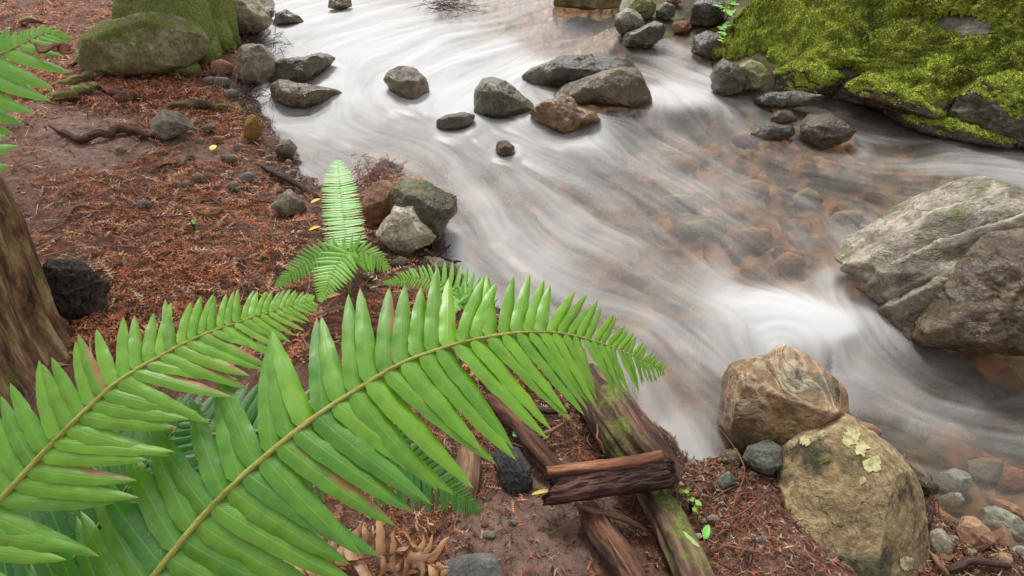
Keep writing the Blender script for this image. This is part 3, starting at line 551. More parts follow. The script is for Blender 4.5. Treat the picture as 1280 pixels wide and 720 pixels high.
# ------------------------------------------------------------------ wood: trunks, roots, logs, sticks
def bark_mat(name, c1, c2, c3, moss=0., scale=10, rough=.9, mossz=.2, wetgloss=False):
    t = NT(name); u = t.attr('along').outputs['Fac']; a = t.attr('around').outputs['Color']; v = t.tex()
    cx = t.n('CombineXYZ'); t.set(cx.inputs[2], u); mv = t.n('VectorMath', operation='ADD'); t.set(mv.inputs[0], a); t.set(mv.inputs[1], cx.outputs[0]); vec = mv.outputs[0]
    n1 = t.noise(t.map(vec, (1,1,.12)), scale*3.5, 6, .7, .3); n2 = t.noise(t.map(vec, (1,1,.3)), scale*12, 4, .7); n3 = t.noise(v, scale*.7, 4, .6)
    c = t.ramp(n1, [(.37, lin(*c1)), (.5, lin(*c2)), (.63, lin(*c3))]); c = t.mix(t.mr(n2, .45, .7, 0, .45), c, lin(*c1))
    h = t.math('ADD', n1, t.math('MULTIPLY', n2, .4))
    if moss > 0:
        g = t.n('NewGeometry'); sp = t.n('SeparateXYZ'); t.set(sp.inputs[0], g.outputs['Normal'])
        mm = t.math('MULTIPLY', t.mr(n3, 1-moss-.05, 1-moss+.08), t.mr(sp.outputs[2], mossz-.25, mossz+.25))
        c = t.mix(mm, c, t.ramp(t.noise(v, scale*10, 4, .7), [(.3, MD), (.6, MG), (.8, lin(160,170,70))]))
    return t.done(t.prin(c, rough, t.bump(h, 1., .008)))
M_stump = bark_mat('weathered_stump_wood', (60,42,30), (134,101,72), (188,160,120), moss=.40, scale=15, mossz=.1)
M_root = bark_mat('dark_root_bark', (44,28,22), (86,56,42), (128,88,66), scale=14)
M_mroot = bark_mat('mossy_root_bark', (58,44,32), (98,78,56), (136,114,80), moss=.5, scale=12, mossz=.1)
M_log = bark_mat('purple_brown_log_bark', (44,30,25), (86,61,50), (132,102,84), moss=.44, scale=12, mossz=.3)
M_chunk = bark_mat('rotten_dark_bark', (40,25,21), (76,50,42), (116,82,68), scale=13)
M_strip = bark_mat('orange_split_wood', (88,56,42), (142,92,66), (184,134,102), scale=14)
M_twig = bark_mat('pale_twig', (96,70,52), (134,102,76), (172,140,108), scale=20)
M_dtwig = bark_mat('dark_twig', (40,28,24), (66,48,40), (100,76,62), scale=20)
M_rtwig = bark_mat('red_twig', (96,56,42), (140,90,68), (176,124,98), scale=20)
M_char = bark_mat('charred_wood', (22,22,24), (44,44,46), (72,70,70), scale=14, rough=.6)
M_treemoss = bark_mat('moss_grown_trunk', (60,52,34), (84,74,46), (104,96,60), moss=.85, scale=6, mossz=-.6)
def catmull(P, n):
    P = np.asarray(P, float); Q = np.vstack([2*P[0]-P[1], P, 2*P[-1]-P[-2]]); m = len(P)-1; out = []
    for s in np.linspace(0, m-1e-9, n):
        i = int(s); t = s-i; a, b, c, d = Q[i], Q[i+1], Q[i+2], Q[i+3]
        out.append(.5*((2*b)+(-a+c)*t+(2*a-5*b+4*c-d)*t*t+(-a+3*b-3*c+d)*t**3))
    return np.array(out)
def tube_geo(pts, radii, n=40, seg=16, ridges=.1, lump=.08, seed=0, squash=1., rf=7, wander=0., side=None):
    P = catmull(pts, n); R = catmull(np.array(radii, float)[:,None], n)[:,0]; r = np.random.default_rng(seed); off = r.random(3)*40
    Lr = R.mean()
    if wander: P = P + np.stack([vnoise(np.stack([np.linspace(0, n/6, n), np.full(n, k*9.), np.full(n, off[0])], -1)) for k in range(3)], -1)*wander*np.sin(np.linspace(0, math.pi, n))[:,None]
    T = np.gradient(P, axis=0); T /= np.linalg.norm(T, axis=1)[:,None]
    ref = np.array([0,0,1.]) if abs(T[:,2]).max() < .9 else np.array([0,1.,0])
    S = np.cross(T, ref); S /= np.linalg.norm(S, axis=1)[:,None]; Up = np.cross(S, T)
    al = np.concatenate([[0], np.cumsum(np.linalg.norm(np.diff(P, axis=0), axis=1))]); th = np.linspace(0, 2*math.pi, seg, endpoint=False)
    TH, AL = np.meshgrid(th, al); cs, sn = np.cos(TH), np.sin(TH)
    q = np.stack([cs*rf*.45, sn*rf*.45, AL/Lr*.22], -1)+off
    rad = R[:,None]*(1+ridges*ridged(q, 3)+lump*fbm(np.stack([cs*1.2, sn*1.2, AL/Lr*.5], -1)+off, 3))
    V = P[:,None]+ (S[:,None]*cs[...,None]+Up[:,None]*sn[...,None]*squash)*rad[...,None]
    V = V.reshape(-1,3); idx = np.arange(n*seg).reshape(n, seg); nx = np.roll(idx, -1, 1)
    F = np.stack([idx[:-1], nx[:-1], nx[1:], idx[1:]], -1).reshape(-1,4)
    c0, c1 = len(V), len(V)+1; V = np.vstack([V, P[0], P[-1]])
    caps = [(idx[0,(j+1)%seg], idx[0,j], c0, c0) for j in range(seg)]+[(idx[-1,j], idx[-1,(j+1)%seg], c1, c1) for j in range(seg)]
    aro = np.stack([cs*Lr, sn*Lr, 0*cs], -1).reshape(-1,3); aro = np.vstack([aro, [0,0,0], [0,0,0]]); alo = np.concatenate([AL.ravel(), [al[0], al[-1]]])
    return V, F, np.array(caps), alo, aro
def tube(name, mat, pts, radii, parent=None, label=None, cat=None, group=None, **k):
    V, F, caps, alo, aro = tube_geo(pts, radii, **k)
    tri = np.concatenate([F[:,[0,1,2]], F[:,[0,2,3]], caps[:,:3]])
    o = mesh_np(name, V, tri, mat, parent=parent, loc=None if parent is not None else pts[0], attrs={'along': alo, 'around': aro}); tag(o, label, cat, group); return o
def onto(lst, h=.0): return [hit(p[0], p[1], p[2] if len(p) > 2 else h) for p in lst]

# big mossy tree at the top
tp = hit(232,46, 0, False); tree = empty('tree', tp); tag(tree, 'thick tree trunk wrapped in green moss at the top left, roots gripping the bank', 'tree')
def kid(o, par):  # express a world-space part in its thing's frame
    o.parent = par; o.data.transform(__import__('mathutils').Matrix.Translation(-Vector(par.location))); return o
def wtube(name, mat, par, pts, radii, **k):
    V, F, caps, alo, aro = tube_geo(pts, radii, **k); tri = np.concatenate([F[:,[0,1,2]], F[:,[0,2,3]], caps[:,:3]])
    return kid(mesh_np(name, V, tri, mat, attrs={'along': alo, 'around': aro}), par)
trk = wtube('trunk', M_treemoss, tree, [tp+[0,0,-.25], tp+[0,.0,.08], tp+[-.0,.05,.4], tp+[-.02,.08,1.2], tp+[.0,.1,3.2], tp+[.05,.1,6]], [.50,.37,.29,.25,.22,.16], n=110, seg=80, ridges=.30, lump=.3, seed=3, rf=3.2)
for i, (a, b, c) in enumerate([((265,40,.1),(283,58,.03),(287,66,-.06)), ((215,40,.12),(188,42,.08),(165,50,-.05)), ((250,30,.12),(262,72,.02),(240,86,-.05))]):
    wtube('root', M_treemoss, tree, [hit(*a), hit(*b), hit(*c)], [.13,.07,.03], n=26, seg=20, ridges=.1, lump=.2, seed=30+i)
for i, (dx, dy, z0) in enumerate([(1.2,.6,4.3),(-1.3,.4,4.8),(.3,-1.2,5.2),(-.5,1.2,5.4)]):
    wtube('branch', M_mroot, tree, [tp+[0,.1,z0], tp+[dx*.5,dy*.5+.1,z0+.4], tp+[dx,dy,z0+.6]], [.07,.04,.015], n=16, seg=10, seed=40+i)
lr = np.random.default_rng(8); cc = []; 
for i in range(1500):
    q = lr.normal(size=3); q /= np.linalg.norm(q); cc.append(tp+[0,.1,5.6]+q*np.array([1.5,1.5,.8])*lr.uniform(.4, 1))
cc = np.array(cc); Vt, Ft, Ct = tufts(cc, np.tile([0,0,1.], (len(cc),1)), .12, 5, MC*.6, lr, 1.)
kid(mesh_np('crown', Vt, Ft, M_moss, attrs={'tint': Ct}), tree)

# stump at the left edge
def up_at(px, py, z): return atz(px, py, z)
sp0 = hit(-25,470,0,False)
sT = up_at(-118,235,.70); sB = hit(-22,452,0,False); sD = sT-sB
stump = tube('tree_stump', M_stump, [sB-sD*.25, sB, sB+sD*.3, sB+sD*.7, sT],  [.25,.225,.20,.185,.175],
     label='weathered brown tree stump with rotting bark at the left edge', cat='tree stump', n=200, seg=200, ridges=.2, lump=.2, seed=5, rf=11)
ch = [hit(60,342), hit(100,346), hit(125,372), hit(92,392)]
Wd, F, Pb = rock_shape([(56,360),(62,328),(90,325),(112,338),(128,356),(142,388),(118,402),(84,398),(66,384)], seed=9, sub=6, facets=2, rough=.24, depth=.4, push=.04)
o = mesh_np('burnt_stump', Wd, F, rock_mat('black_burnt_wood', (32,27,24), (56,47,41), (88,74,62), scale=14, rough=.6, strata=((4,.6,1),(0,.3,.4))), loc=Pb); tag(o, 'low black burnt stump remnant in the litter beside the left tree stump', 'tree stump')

moss_on(trk, 9000, .02, thr=-.3, zmin=-1.5, seed=9, nf=2, extra=lambda W: np.where(W[:,2] < 1.2, .4, -9.), shell=.02)
# moss_on(MB1, 5000, .010, thr=.02, zmin=-.35, seed=12, nf=5.5, extra=lambda W: -.36+0*W[:,0], shell=.004)
# surface roots of the left bank
for lab, pts, rad, m, s in [
    ('long smooth brown root crossing the bare path below the grey rock', [(62,156,.0),(85,168,.025),(105,174,.02),(128,168,.03),(150,161,.035),(175,167,.03),(198,176,-.01)], [.008,.015,.017,.020,.022,.018,.009], M_root, 1),
    ('thick moss covered root winding below the long mossy boulder', [(60,112,0),(85,104,.03),(112,97,.04),(128,90,.04),(150,90,.03),(172,92,0)], [.015,.028,.03,.032,.028,.015], M_mroot, 2),
    ('mossy root at the left, hugging the ground by the upper fern', [(55,128,-.01),(75,120,.03),(98,116,.04),(118,110,.02),(135,114,-.02)], [.02,.03,.034,.028,.015], M_mroot, 3),
    ('mossy root running right above the grey rock towards the shore', [(196,140,0),(220,131,.03),(245,130,.035),(270,133,.03),(298,138,.01),(306,146,-.02)], [.012,.02,.022,.022,.018,.01], M_mroot, 4),
    ('forked brown root between the mossy roots', [(125,107,.02),(140,117,.035),(155,124,.03),(170,120,.03),(168,132,-.01)], [.012,.02,.022,.018,.01], M_root, 5),
    ('short mossy stub of root right of the long mossy boulder', [(214,94,0),(228,88,.04),(242,90,.03),(246,98,-.01)], [.03,.05,.045,.02], M_mroot, 6)]:
    tube('root', m, onto(pts), rad, label=lab, cat='root', n=90, seg=22, ridges=.14, lump=.3, seed=60+s, wander=.014)
# sticks on the left bank
for lab, pts, rad, m, s in [
    ('dark wet stick pointing at the shore left of the small fern tip', [(328,208,.02),(350,220,.03),(372,232,.03),(397,246,.01)], [.013,.016,.015,.009], M_dtwig, 1),
    ('thin pale twig lying on the bare path', [(160,203,.01),(180,194,.015),(202,190,.01)], [.004,.005,.003], M_twig, 2),
    ('dark twig curving over the path above the red litter', [(195,210,.01),(215,205,.02),(233,203,.01)], [.006,.007,.004], M_dtwig, 3),
    ('grey bent twig in the litter beside the left stump', [(85,272,.02),(92,262,.03),(110,258,.03),(122,262,.01)], [.006,.008,.007,.004], M_twig, 4),
    ('straight pale twig in the middle of the red litter', [(145,308,.02),(170,309,.025),(200,312,.02)], [.003,.004,.003], M_twig, 5),
    ('broken twig standing by the long mossy boulder', [(85,84,.01),(103,75,.06),(118,60,.10)], [.010,.010,.006], M_dtwig, 6),
    ('reddish twig lying right of the red litter', [(300,238,.01),(320,250,.02),(345,252,.02)], [.005,.006,.004], M_rtwig, 7),
    ('pale stick lying above the upper left fern', [(25,28,.02),(40,26,.03),(55,28,.02)], [.02,.022,.012], M_twig, 8),
    ('thin twig across the lower end of the red litter', [(238,262,.02),(262,268,.03),(280,260,.02)], [.004,.005,.004], M_twig, 9),
    ('dark twig sticking out beside the whitish rock', [(542,322,.02),(556,312,.04),(563,305,.05)], [.006,.007,.003], M_dtwig, 10),
    ('dark bent twig on the shore below the whitish rock', [(545,320,.02),(565,327,.03),(576,327,.02)], [.005,.006,.003], M_dtwig, 11)]:
    tube('twig', m, onto(pts), rad, label=lab, cat='twig', n=24, seg=8, ridges=.05, lump=.15, seed=80+s, wander=.008)

# logs in the foreground
tube('log', M_log, [hit(735,478,.05,False), hit(768,520,.10,False), hit(800,566,.10,False), hit(832,606,.05,False)], [.062,.070,.068,.06], label='thick purple brown log with a moss stripe slanting under the big fern tip', cat='log', n=150, seg=100, ridges=.2, lump=.22, seed=91, rf=7)
tube('log', M_log, [hit(812,610,.03,False), hit(835,650,.05,False), hit(858,700,.05,False), hit(880,760,.05,False)], [.036,.04,.043,.045], label='dark log with mossy right side running to the bottom edge from the bark slab', cat='log', n=120, seg=60, ridges=.2, lump=.22, seed=92, rf=7)
tube('log', M_root, [hit(735,635,.02,False), hit(752,665,.04,False), hit(778,700,.05,False), hit(800,740,.05,False)], [.026,.032,.032,.03], label='shorter brown log with a pale broken end at the bottom edge', cat='log', n=100, seg=50, ridges=.2, lump=.22, seed=93, rf=7)
tube('root', M_root, [hit(612,500,.03,False), hit(640,520,.05,False), hit(668,556,.06,False), hit(700,592,.04,False), hit(712,612,.0,False)], [.022,.028,.024,.022,.016], label='dark peeling root running from the fern down to the bark slab', cat='root', n=70, seg=24, ridges=.12, lump=.14, seed=94, rf=7)
tube('root', M_twig, [hit(588,560,-.02,False), hit(584,590,.02,False), hit(580,625,.01,False), hit(576,660,-.03,False)], [.03,.034,.03,.02], label='worn pale brown root half sunk in soil beside the fern leaf tips', cat='root', n=50, seg=24, ridges=.05, lump=.1, seed=95)
def slab(name, label, cat, outline_uv, mat, corner_px, h, thick, seed, parent=None, res=90):
    """a rough plank spanned between four lifted corners (tl, tr, br, bl)"""
    c = [hit(x, y, hh, False) for (x, y), hh in zip(corner_px, h)]; Ls = float(np.linalg.norm(c[1]-c[0]))
    r = np.random.default_rng(seed); off = r.random(3)*30; u = np.linspace(0, 1, res); U, W = np.meshgrid(u, np.linspace(0, 1, res//2))
    def pos(U, W): U = U[...,None]; W = W[...,None]; return c[0]*(1-U)*(1-W)+c[1]*U*(1-W)+c[2]*U*W+c[3]*(1-U)*W
    e0 = .05*vnoise(np.stack([W*7, 0*W, 0*W], -1)+off)+.03*vnoise(np.stack([W*25, 0*W, 0*W], -1)+off); e1 = .07*vnoise(np.stack([W*9, 0*W+5, 0*W], -1)+off)+.05*vnoise(np.stack([W*30, 0*W, 0*W+3], -1)+off)
    f0 = .06*fbm(np.stack([U*6, 0*U+9, 0*U], -1)+off, 3)
    U2 = U*(1+e1-e0)+e0; W2 = W+f0*(W-.5)*2
    Pm = pos(U2, W2); nn = np.cross(c[1]-c[0], c[3]-c[0]); nn /= np.linalg.norm(nn); nn = nn if nn[2] > 0 else -nn
    rd = np.minimum(1, np.minimum(W, 1-W)*9)**.5*np.minimum(1, np.minimum(U, 1-U)*22)**.5
    rel = ridged(np.stack([U*2.2, W*7, 0*U], -1)+off, 5)*.006*min(1,Ls/.12) + fbm(np.stack([U*7, W*5, 0*U], -1)+off, 5)*.016*min(1,Ls/.12)
    top = Pm+nn*(rel+thick*(rd-.5))[...,None]; bot = Pm-nn*(thick*.5*rd+.001)[...,None]
    ny, nx = U.shape; idx = np.arange(nx*ny).reshape(ny, nx); Q = np.stack([idx[:-1,:-1], idx[:-1,1:], idx[1:,1:], idx[1:,:-1]], -1).reshape(-1,4)
    n = nx*ny; V = np.vstack([top.reshape(-1,3), bot.reshape(-1,3)]); ring = np.concatenate([idx[0,:], idx[1:,-1], idx[-1,-2::-1], idx[-2:0:-1,0]]); rn = np.roll(ring, -1)
    F = np.vstack([Q, Q[:,::-1]+n, np.stack([ring, ring+n, rn+n, rn], -1)])
    Ln = np.linalg.norm(c[1]-c[0]); Wn = np.linalg.norm(c[3]-c[0]); al = np.tile((U*Ln).ravel(), 2); ar = np.stack([np.tile((W*Wn).ravel(), 2), np.concatenate([np.zeros(n), np.full(n, thick)]), np.zeros(2*n)], -1)
    o = mesh_np(name, V, F, mat, loc=c[3] if parent is None else None, attrs={'along': al, 'around': ar})
    if parent is not None: kid(o, parent)
    else: tag(o, label, cat)
    return o
bk = slab('bark_slab', 'broad dark slab of rotten bark edged by an orange splinter, lying across the logs', 'bark', None, M_chunk, [(690,596),(838,572),(848,606),(682,630)], [.10,.15,.14,.08], .035, 4)
wtube('splinter', M_strip, bk, [hit(684,589,.125,False), hit(730,584,.14,False), hit(790,577,.16,False), hit(828,569,.17,False)], [.012,.014,.015,.014], n=50, seg=14, ridges=.2, lump=.2, seed=7, squash=.7)
Wd, F, Pb = rock_shape([(612,566),(626,557),(648,560),(661,585),(666,610),(650,621),(634,618),(622,592)], seed=19, sub=6, facets=8, rough=.12, depth=.3, strata=(-62,6,.05))
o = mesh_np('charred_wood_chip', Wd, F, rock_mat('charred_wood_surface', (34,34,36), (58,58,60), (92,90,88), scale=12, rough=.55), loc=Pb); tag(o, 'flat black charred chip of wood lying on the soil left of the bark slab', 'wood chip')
slab('rotten_log', 'dark red rotten log lying behind the big fern frond', 'log', None, bark_mat('red_rotten_wood', (56,28,20), (96,52,36), (130,80,58), moss=.3, scale=12), [(405,392),(520,396),(530,425),(400,430)], [.02,.02,.0,.0], .05, 8)
for lab, pts, rad, m, s in [
    ('pale brown stick curving below the bark slab', [(718,630,.05),(745,640,.06),(780,648,.06),(810,664,.03)], [.007,.008,.008,.004], M_twig, 1),
    ('thin tan stick leaning up to the left of the pale curved stick', [(686,668,.01),(708,655,.02),(732,642,.03)], [.003,.004,.003], M_twig, 2),
    ('yellow green stalk lying over the shorter log', [(760,672,.08),(775,695,.09),(792,725,.08)], [.002,.003,.0025], NT('green_stalk').done(None) if False else M_twig, 3),
    ('grey dead branch in the dark hollow left of the thick log', [(640,536,.03),(672,545,.05),(705,530,.06)], [.006,.008,.005], M_twig, 4),
    ('dark branch in the hollow behind the peeling root', [(652,500,.03),(680,512,.04),(712,514,.04)], [.010,.012,.008], M_dtwig, 5),
    ('thin pale twig arching beside the charred chip', [(605,550,.04),(635,553,.06),(660,562,.04)], [.002,.0025,.002], M_twig, 6),
    ('white dry twig sticking up right of the thick log', [(824,533,.10),(842,548,.12),(852,570,.10),(856,592,.05)], [.003,.0035,.003,.002], M_twig, 7),
    ('dry twig fanned out at the end of the bark slab', [(848,592,.08),(862,580,.10),(868,570,.11)], [.003,.003,.002], M_twig, 8),
    ('short white splinter at the right end of the bark slab', [(850,598,.08),(864,602,.09),(874,614,.07)], [.003,.003,.002], M_twig, 9),
    ('red twig leaning against the thick mossy log', [(746,530,.14),(748,548,.15),(756,568,.13)], [.0025,.003,.002], M_rtwig, 10),
    ('long red root thread crossing the litter left of the tan boulder', [(880,650,.01),(915,648,.03),(945,630,.04),(962,605,.05)], [.0018,.002,.002,.0015], M_rtwig, 11),
    ('thin brown root hanging over the veined rock', [(895,530,.09),(918,560,.06),(932,590,.04),(918,630,.02),(912,670,.01)], [.0014,.0018,.0018,.0015,.0012], M_rtwig, 12),
    ('dark twig lying below the long red root thread', [(888,690,.01),(910,684,.02),(948,690,.02)], [.003,.004,.003], M_rtwig, 13),
    ('curved grey root in the gravel right of the tan boulder', [(1160,690,.01),(1172,702,.03),(1184,718,.02)], [.006,.007,.006], M_twig, 14),
    ('dark wet stick in the gravel at the bottom right', [(1184,712,.01),(1215,702,.03),(1262,708,.02)], [.008,.011,.007], M_dtwig, 15)]:
    tube('twig', m, onto(pts), rad, label=lab, cat='twig', n=26, seg=8, ridges=.05, lump=.15, seed=120+s, wander=.004)
# ------------------------------------------------------------------ litter (nobody could count it)
def litter(name, n, sampler, length, cols, needles=12, lift=.012, seed=1, label=None, hw=.0012, nl=.16, dens=None):
    r = np.random.default_rng(seed); pts = []
    while sum(map(len, pts)) < n:
        q = sampler(r, n); z = G(q[:,0], q[:,1]); d = G(q[:,0], q[:,1], DD); pr = dens(q[:,0], q[:,1], d); k = r.random(len(q)) < pr; pts.append(q[k])
    q = np.concatenate(pts)[:n]; m = len(q); z = G(q[:,0], q[:,1])
    e = .01; gx = (G(q[:,0]+e, q[:,1])-z)/e; gy = (G(q[:,0], q[:,1]+e)-z)/e
    P = np.stack([q[:,0], q[:,1], z+r.random(m)**2*lift+.002], -1)
    a = r.random(m)*2*math.pi; L = length*r.uniform(.45, 1.35, m); T = np.stack([np.cos(a), np.sin(a), gx*np.cos(a)+gy*np.sin(a)+r.normal(0, .16, m)], -1); T /= np.linalg.norm(T, axis=1)[:,None]
    N = np.stack([-gx, -gy, np.ones(m)], -1)+r.normal(0, .3, (m,3)); S = np.cross(T, N); S /= np.linalg.norm(S, axis=1)[:,None]; N = np.cross(S, T)
    curve = r.normal(0, .2, m)
    tint = cols[r.integers(0, len(cols), m)]*r.uniform(.6, 1.25, (m,1)); V = []; C = []
    def at(u): return P + T*(L*u)[:,None] + S*(curve*L*u*u)[:,None] - N*(L*.12*u*u)[:,None]
    wv = (hw+L*.008)[:,None]
    V.append(np.stack([at(0*L)-S*wv, at(0*L)+S*wv, at(1+0*L)], 1)); C.append(tint*.7)
    for k in range(needles):
        u = (k//2+.6)/(needles/2+.6); sg = 1 if k % 2 else -1; b = at(u+0*L); ln = (L*nl*(1-.55*abs(u-.35)*1.4))[:,None]*r.uniform(.7, 1.2, (m,1))
        tip = b + T*ln*.55 + S*sg*ln + N*ln*r.normal(0, .4, (m,1)); wd = T*ln*.17
        V.append(np.stack([b-wd, b+wd, tip], 1)); C.append(tint*r.uniform(.8, 1.2, (m,1)))
    V = np.stack(V, 1).reshape(-1,3); C = np.repeat(np.stack(C, 1), 3, 2 if False else 1).reshape(-1,3) if False else np.repeat(np.stack(C, 1).reshape(-1,3), 3, 0)
    return V, C
t = NT('dry_litter'); c_ = t.attr('tint').outputs['Color']; M_lit = t.done(t.prin(c_, .8, None, .25))
RC = np.array([lin(*c)[:3] for c in [(188,118,80),(206,138,98),(156,92,62),(218,160,118),(132,84,60),(196,114,72),(112,78,64),(224,184,156),(170,124,102),(198,110,74),(96,66,54)]])
DC = np.array([lin(*c)[:3] for c in [(84,60,50),(116,86,70),(60,46,40),(150,116,94),(98,66,54),(176,146,122)]])
def samp(x0, x1, y0, y1, p=1.):
    def f(r, n):  # denser near the viewer's side of the bank
        y = y0+(y1-y0)*r.random(n)**p; return np.stack([x0+(x1-x0)*r.random(n), y], -1)
    return f
def bareat(x, y): return G(x, y, BARE)
def d_red(x, y, d):
    n = fbm(xy3(x*1.7, y*1.7, 8.), 3); return np.clip(sstep((d-.10)/.25)*(.5+1.5*n)*(1-.93*bareat(x, y))*(1-sstep((x-.0)/.2)*.7), 0, 1)
def d_dark(x, y, d): return np.clip(sstep((d+.005)/.02)*(.9*np.exp(-(d/.22)**2)+.22), 0, 1)*(1-.6*bareat(x, y))
def d_all(x, y, d): return sstep((d-.01)/.05)*.8*(1-.4*bareat(x, y))
def lit(name, jobs):
    Vs, Cs = zip(*[litter(name, **j) for j in jobs]); V = np.concatenate(Vs); C = np.concatenate(Cs)
    o = mesh_np(name, V, np.arange(len(V)).reshape(-1,3), M_lit, smooth=False, attrs={'tint': np.clip(C, .004, 1)}); tag(o, kind='stuff'); return o
o = lit('redwood_needle_litter', [
    dict(n=15000, sampler=samp(-3.2,.1,1.2,3.6,1.2), length=.085, cols=RC, seed=1, dens=d_red, lift=.03, hw=.0016),
    dict(n=11000, sampler=samp(-5.5,-.2,3.2,8,1.2), length=.12, cols=RC, seed=2, dens=d_red, needles=8, lift=.035, hw=.002),
    dict(n=3500, sampler=samp(-1.2,.2,.3,1.3,1.), length=.045, cols=RC, seed=3, dens=d_red),
    dict(n=2500, sampler=samp(1.5,6,3.4,7,1.), length=.07, cols=RC, seed=4, dens=d_red, needles=8)])
tag(o, 'rust red dry redwood needles carpeting the left bank', 'leaf litter')
o = lit('dark_debris', [
    dict(n=9000, sampler=samp(-2.6,.4,1.2,4.6,1.2), length=.035, cols=DC, seed=5, dens=d_dark, needles=2, hw=.0018, nl=.4, lift=.02),
    dict(n=16000, sampler=samp(-.3,1.6,.3,1.35,1.), length=.034, cols=np.vstack([DC, RC[[2,4,6]]]), seed=6, dens=d_dark, needles=2, hw=.0012, nl=.4, lift=.012),
    dict(n=9000, sampler=samp(-1.5,1.4,.3,1.6,1.), length=.018, cols=np.vstack([RC, DC]), seed=7, dens=d_all, needles=0, hw=.0009, lift=.006),
    dict(n=700, sampler=samp(-3.2,1.5,.4,5,1.2), length=.035, cols=np.vstack([RC[[1,3,7]], DC]), seed=18, dens=d_all, needles=0, hw=.010, lift=.012),
    dict(n=3000, sampler=samp(-3.2,.1,1.2,3.6,1.2), length=.12, cols=np.vstack([RC[[1,3,7]], DC]), seed=8, dens=d_all, needles=0, hw=.0012, lift=.02)])
tag(o, 'dark wet twig and bark crumbs along the shore and in the soil', 'debris')

# ------------------------------------------------------------------ ferns
def leaf_mat(name, c_lo, c_hi, brown=(176,120,70), trans=.35, rough=.38):
    t = NT(name); u = t.attr('pu').outputs['Fac']; v = t.attr('pv').outputs['Fac']; tn = t.attr('shade').outputs['Fac']; br = t.attr('brown').outputs['Fac']; o = t.tex()
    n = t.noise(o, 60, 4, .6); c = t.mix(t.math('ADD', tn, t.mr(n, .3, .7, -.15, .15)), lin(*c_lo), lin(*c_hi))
    av = t.math('ABSOLUTE', v); mid = t.mr(av, .0, .10, 1, 0); c = t.mix(t.math('MULTIPLY', mid, .45), c, lin(168,190,90))
    cx = t.n('CombineXYZ'); t.set(cx.inputs[0], t.math('SUBTRACT', t.math('MULTIPLY', u, 20), t.math('MULTIPLY', av, 3.0)))
    w_ = t.n('TexWave', wave_type='BANDS', bands_direction='X'); t.set(w_.inputs[0], cx.outputs[0]); w_.inputs['Scale'].default_value = 1/1.6; w_.inputs['Distortion'].default_value = .6
    c = t.mix(t.math('MULTIPLY', w_.outputs['Fac'], .05), c, t.mix(1, c, lin(150,170,120), 'MULTIPLY'))
    c = t.mix(br, c, t.mix(n, lin(*brown), lin(206,160,100)))
    sp = t.noise(o, 190, 2, .5); c = t.mix(t.mr(sp, .68, .73, 0, .75), c, lin(186,170,90))
    nb = t.noise(o, 130, 3, .6); h = t.math('SUBTRACT', t.math('ADD', t.math('MULTIPLY', w_.outputs['Fac'], .3), t.math('ADD', t.math('MULTIPLY', n, 1.4), nb)), t.math('MULTIPLY', mid, 1.2))
    p = t.prin(c, rough, t.bump(h, .3, .0010), 1., Coat_Weight=.5, Coat_Roughness=.36)
    tl = t.n('BsdfTranslucent'); t.set(tl.inputs[0], t.mix(1, c, (1,1,.55,1), 'MULTIPLY')); mx = t.n('MixShader'); mx.inputs[0].default_value = trans; t.set(mx.inputs[1], p); t.set(mx.inputs[2], tl.outputs[0])
    return t.done(mx.outputs[0])
M_fern = leaf_mat('fern_leaf', (48,136,30), (146,208,42), rough=.33); M_fernd = leaf_mat('fern_leaf_dark_green', (50,122,44), (88,164,52)); M_fernu = leaf_mat('upright_fern_leaf', (84,168,34), (122,200,52), trans=.15, rough=.45); M_fernl = leaf_mat('young_fern_leaf', (112,192,48), (164,228,80))  # M_fernd is the darker green of the two low fronds
M_dead = leaf_mat('dead_fern_leaf', (150,96,60), (222,172,122), trans=.2, rough=.6)
M_rachis = bark_mat('fern_stem', (142,146,60), (178,180,86), (196,172,100), scale=20, rough=.55)
M_drachis = bark_mat('dead_fern_stem', (96,60,40), (130,84,56), (160,110,78), scale=20, rough=.7)
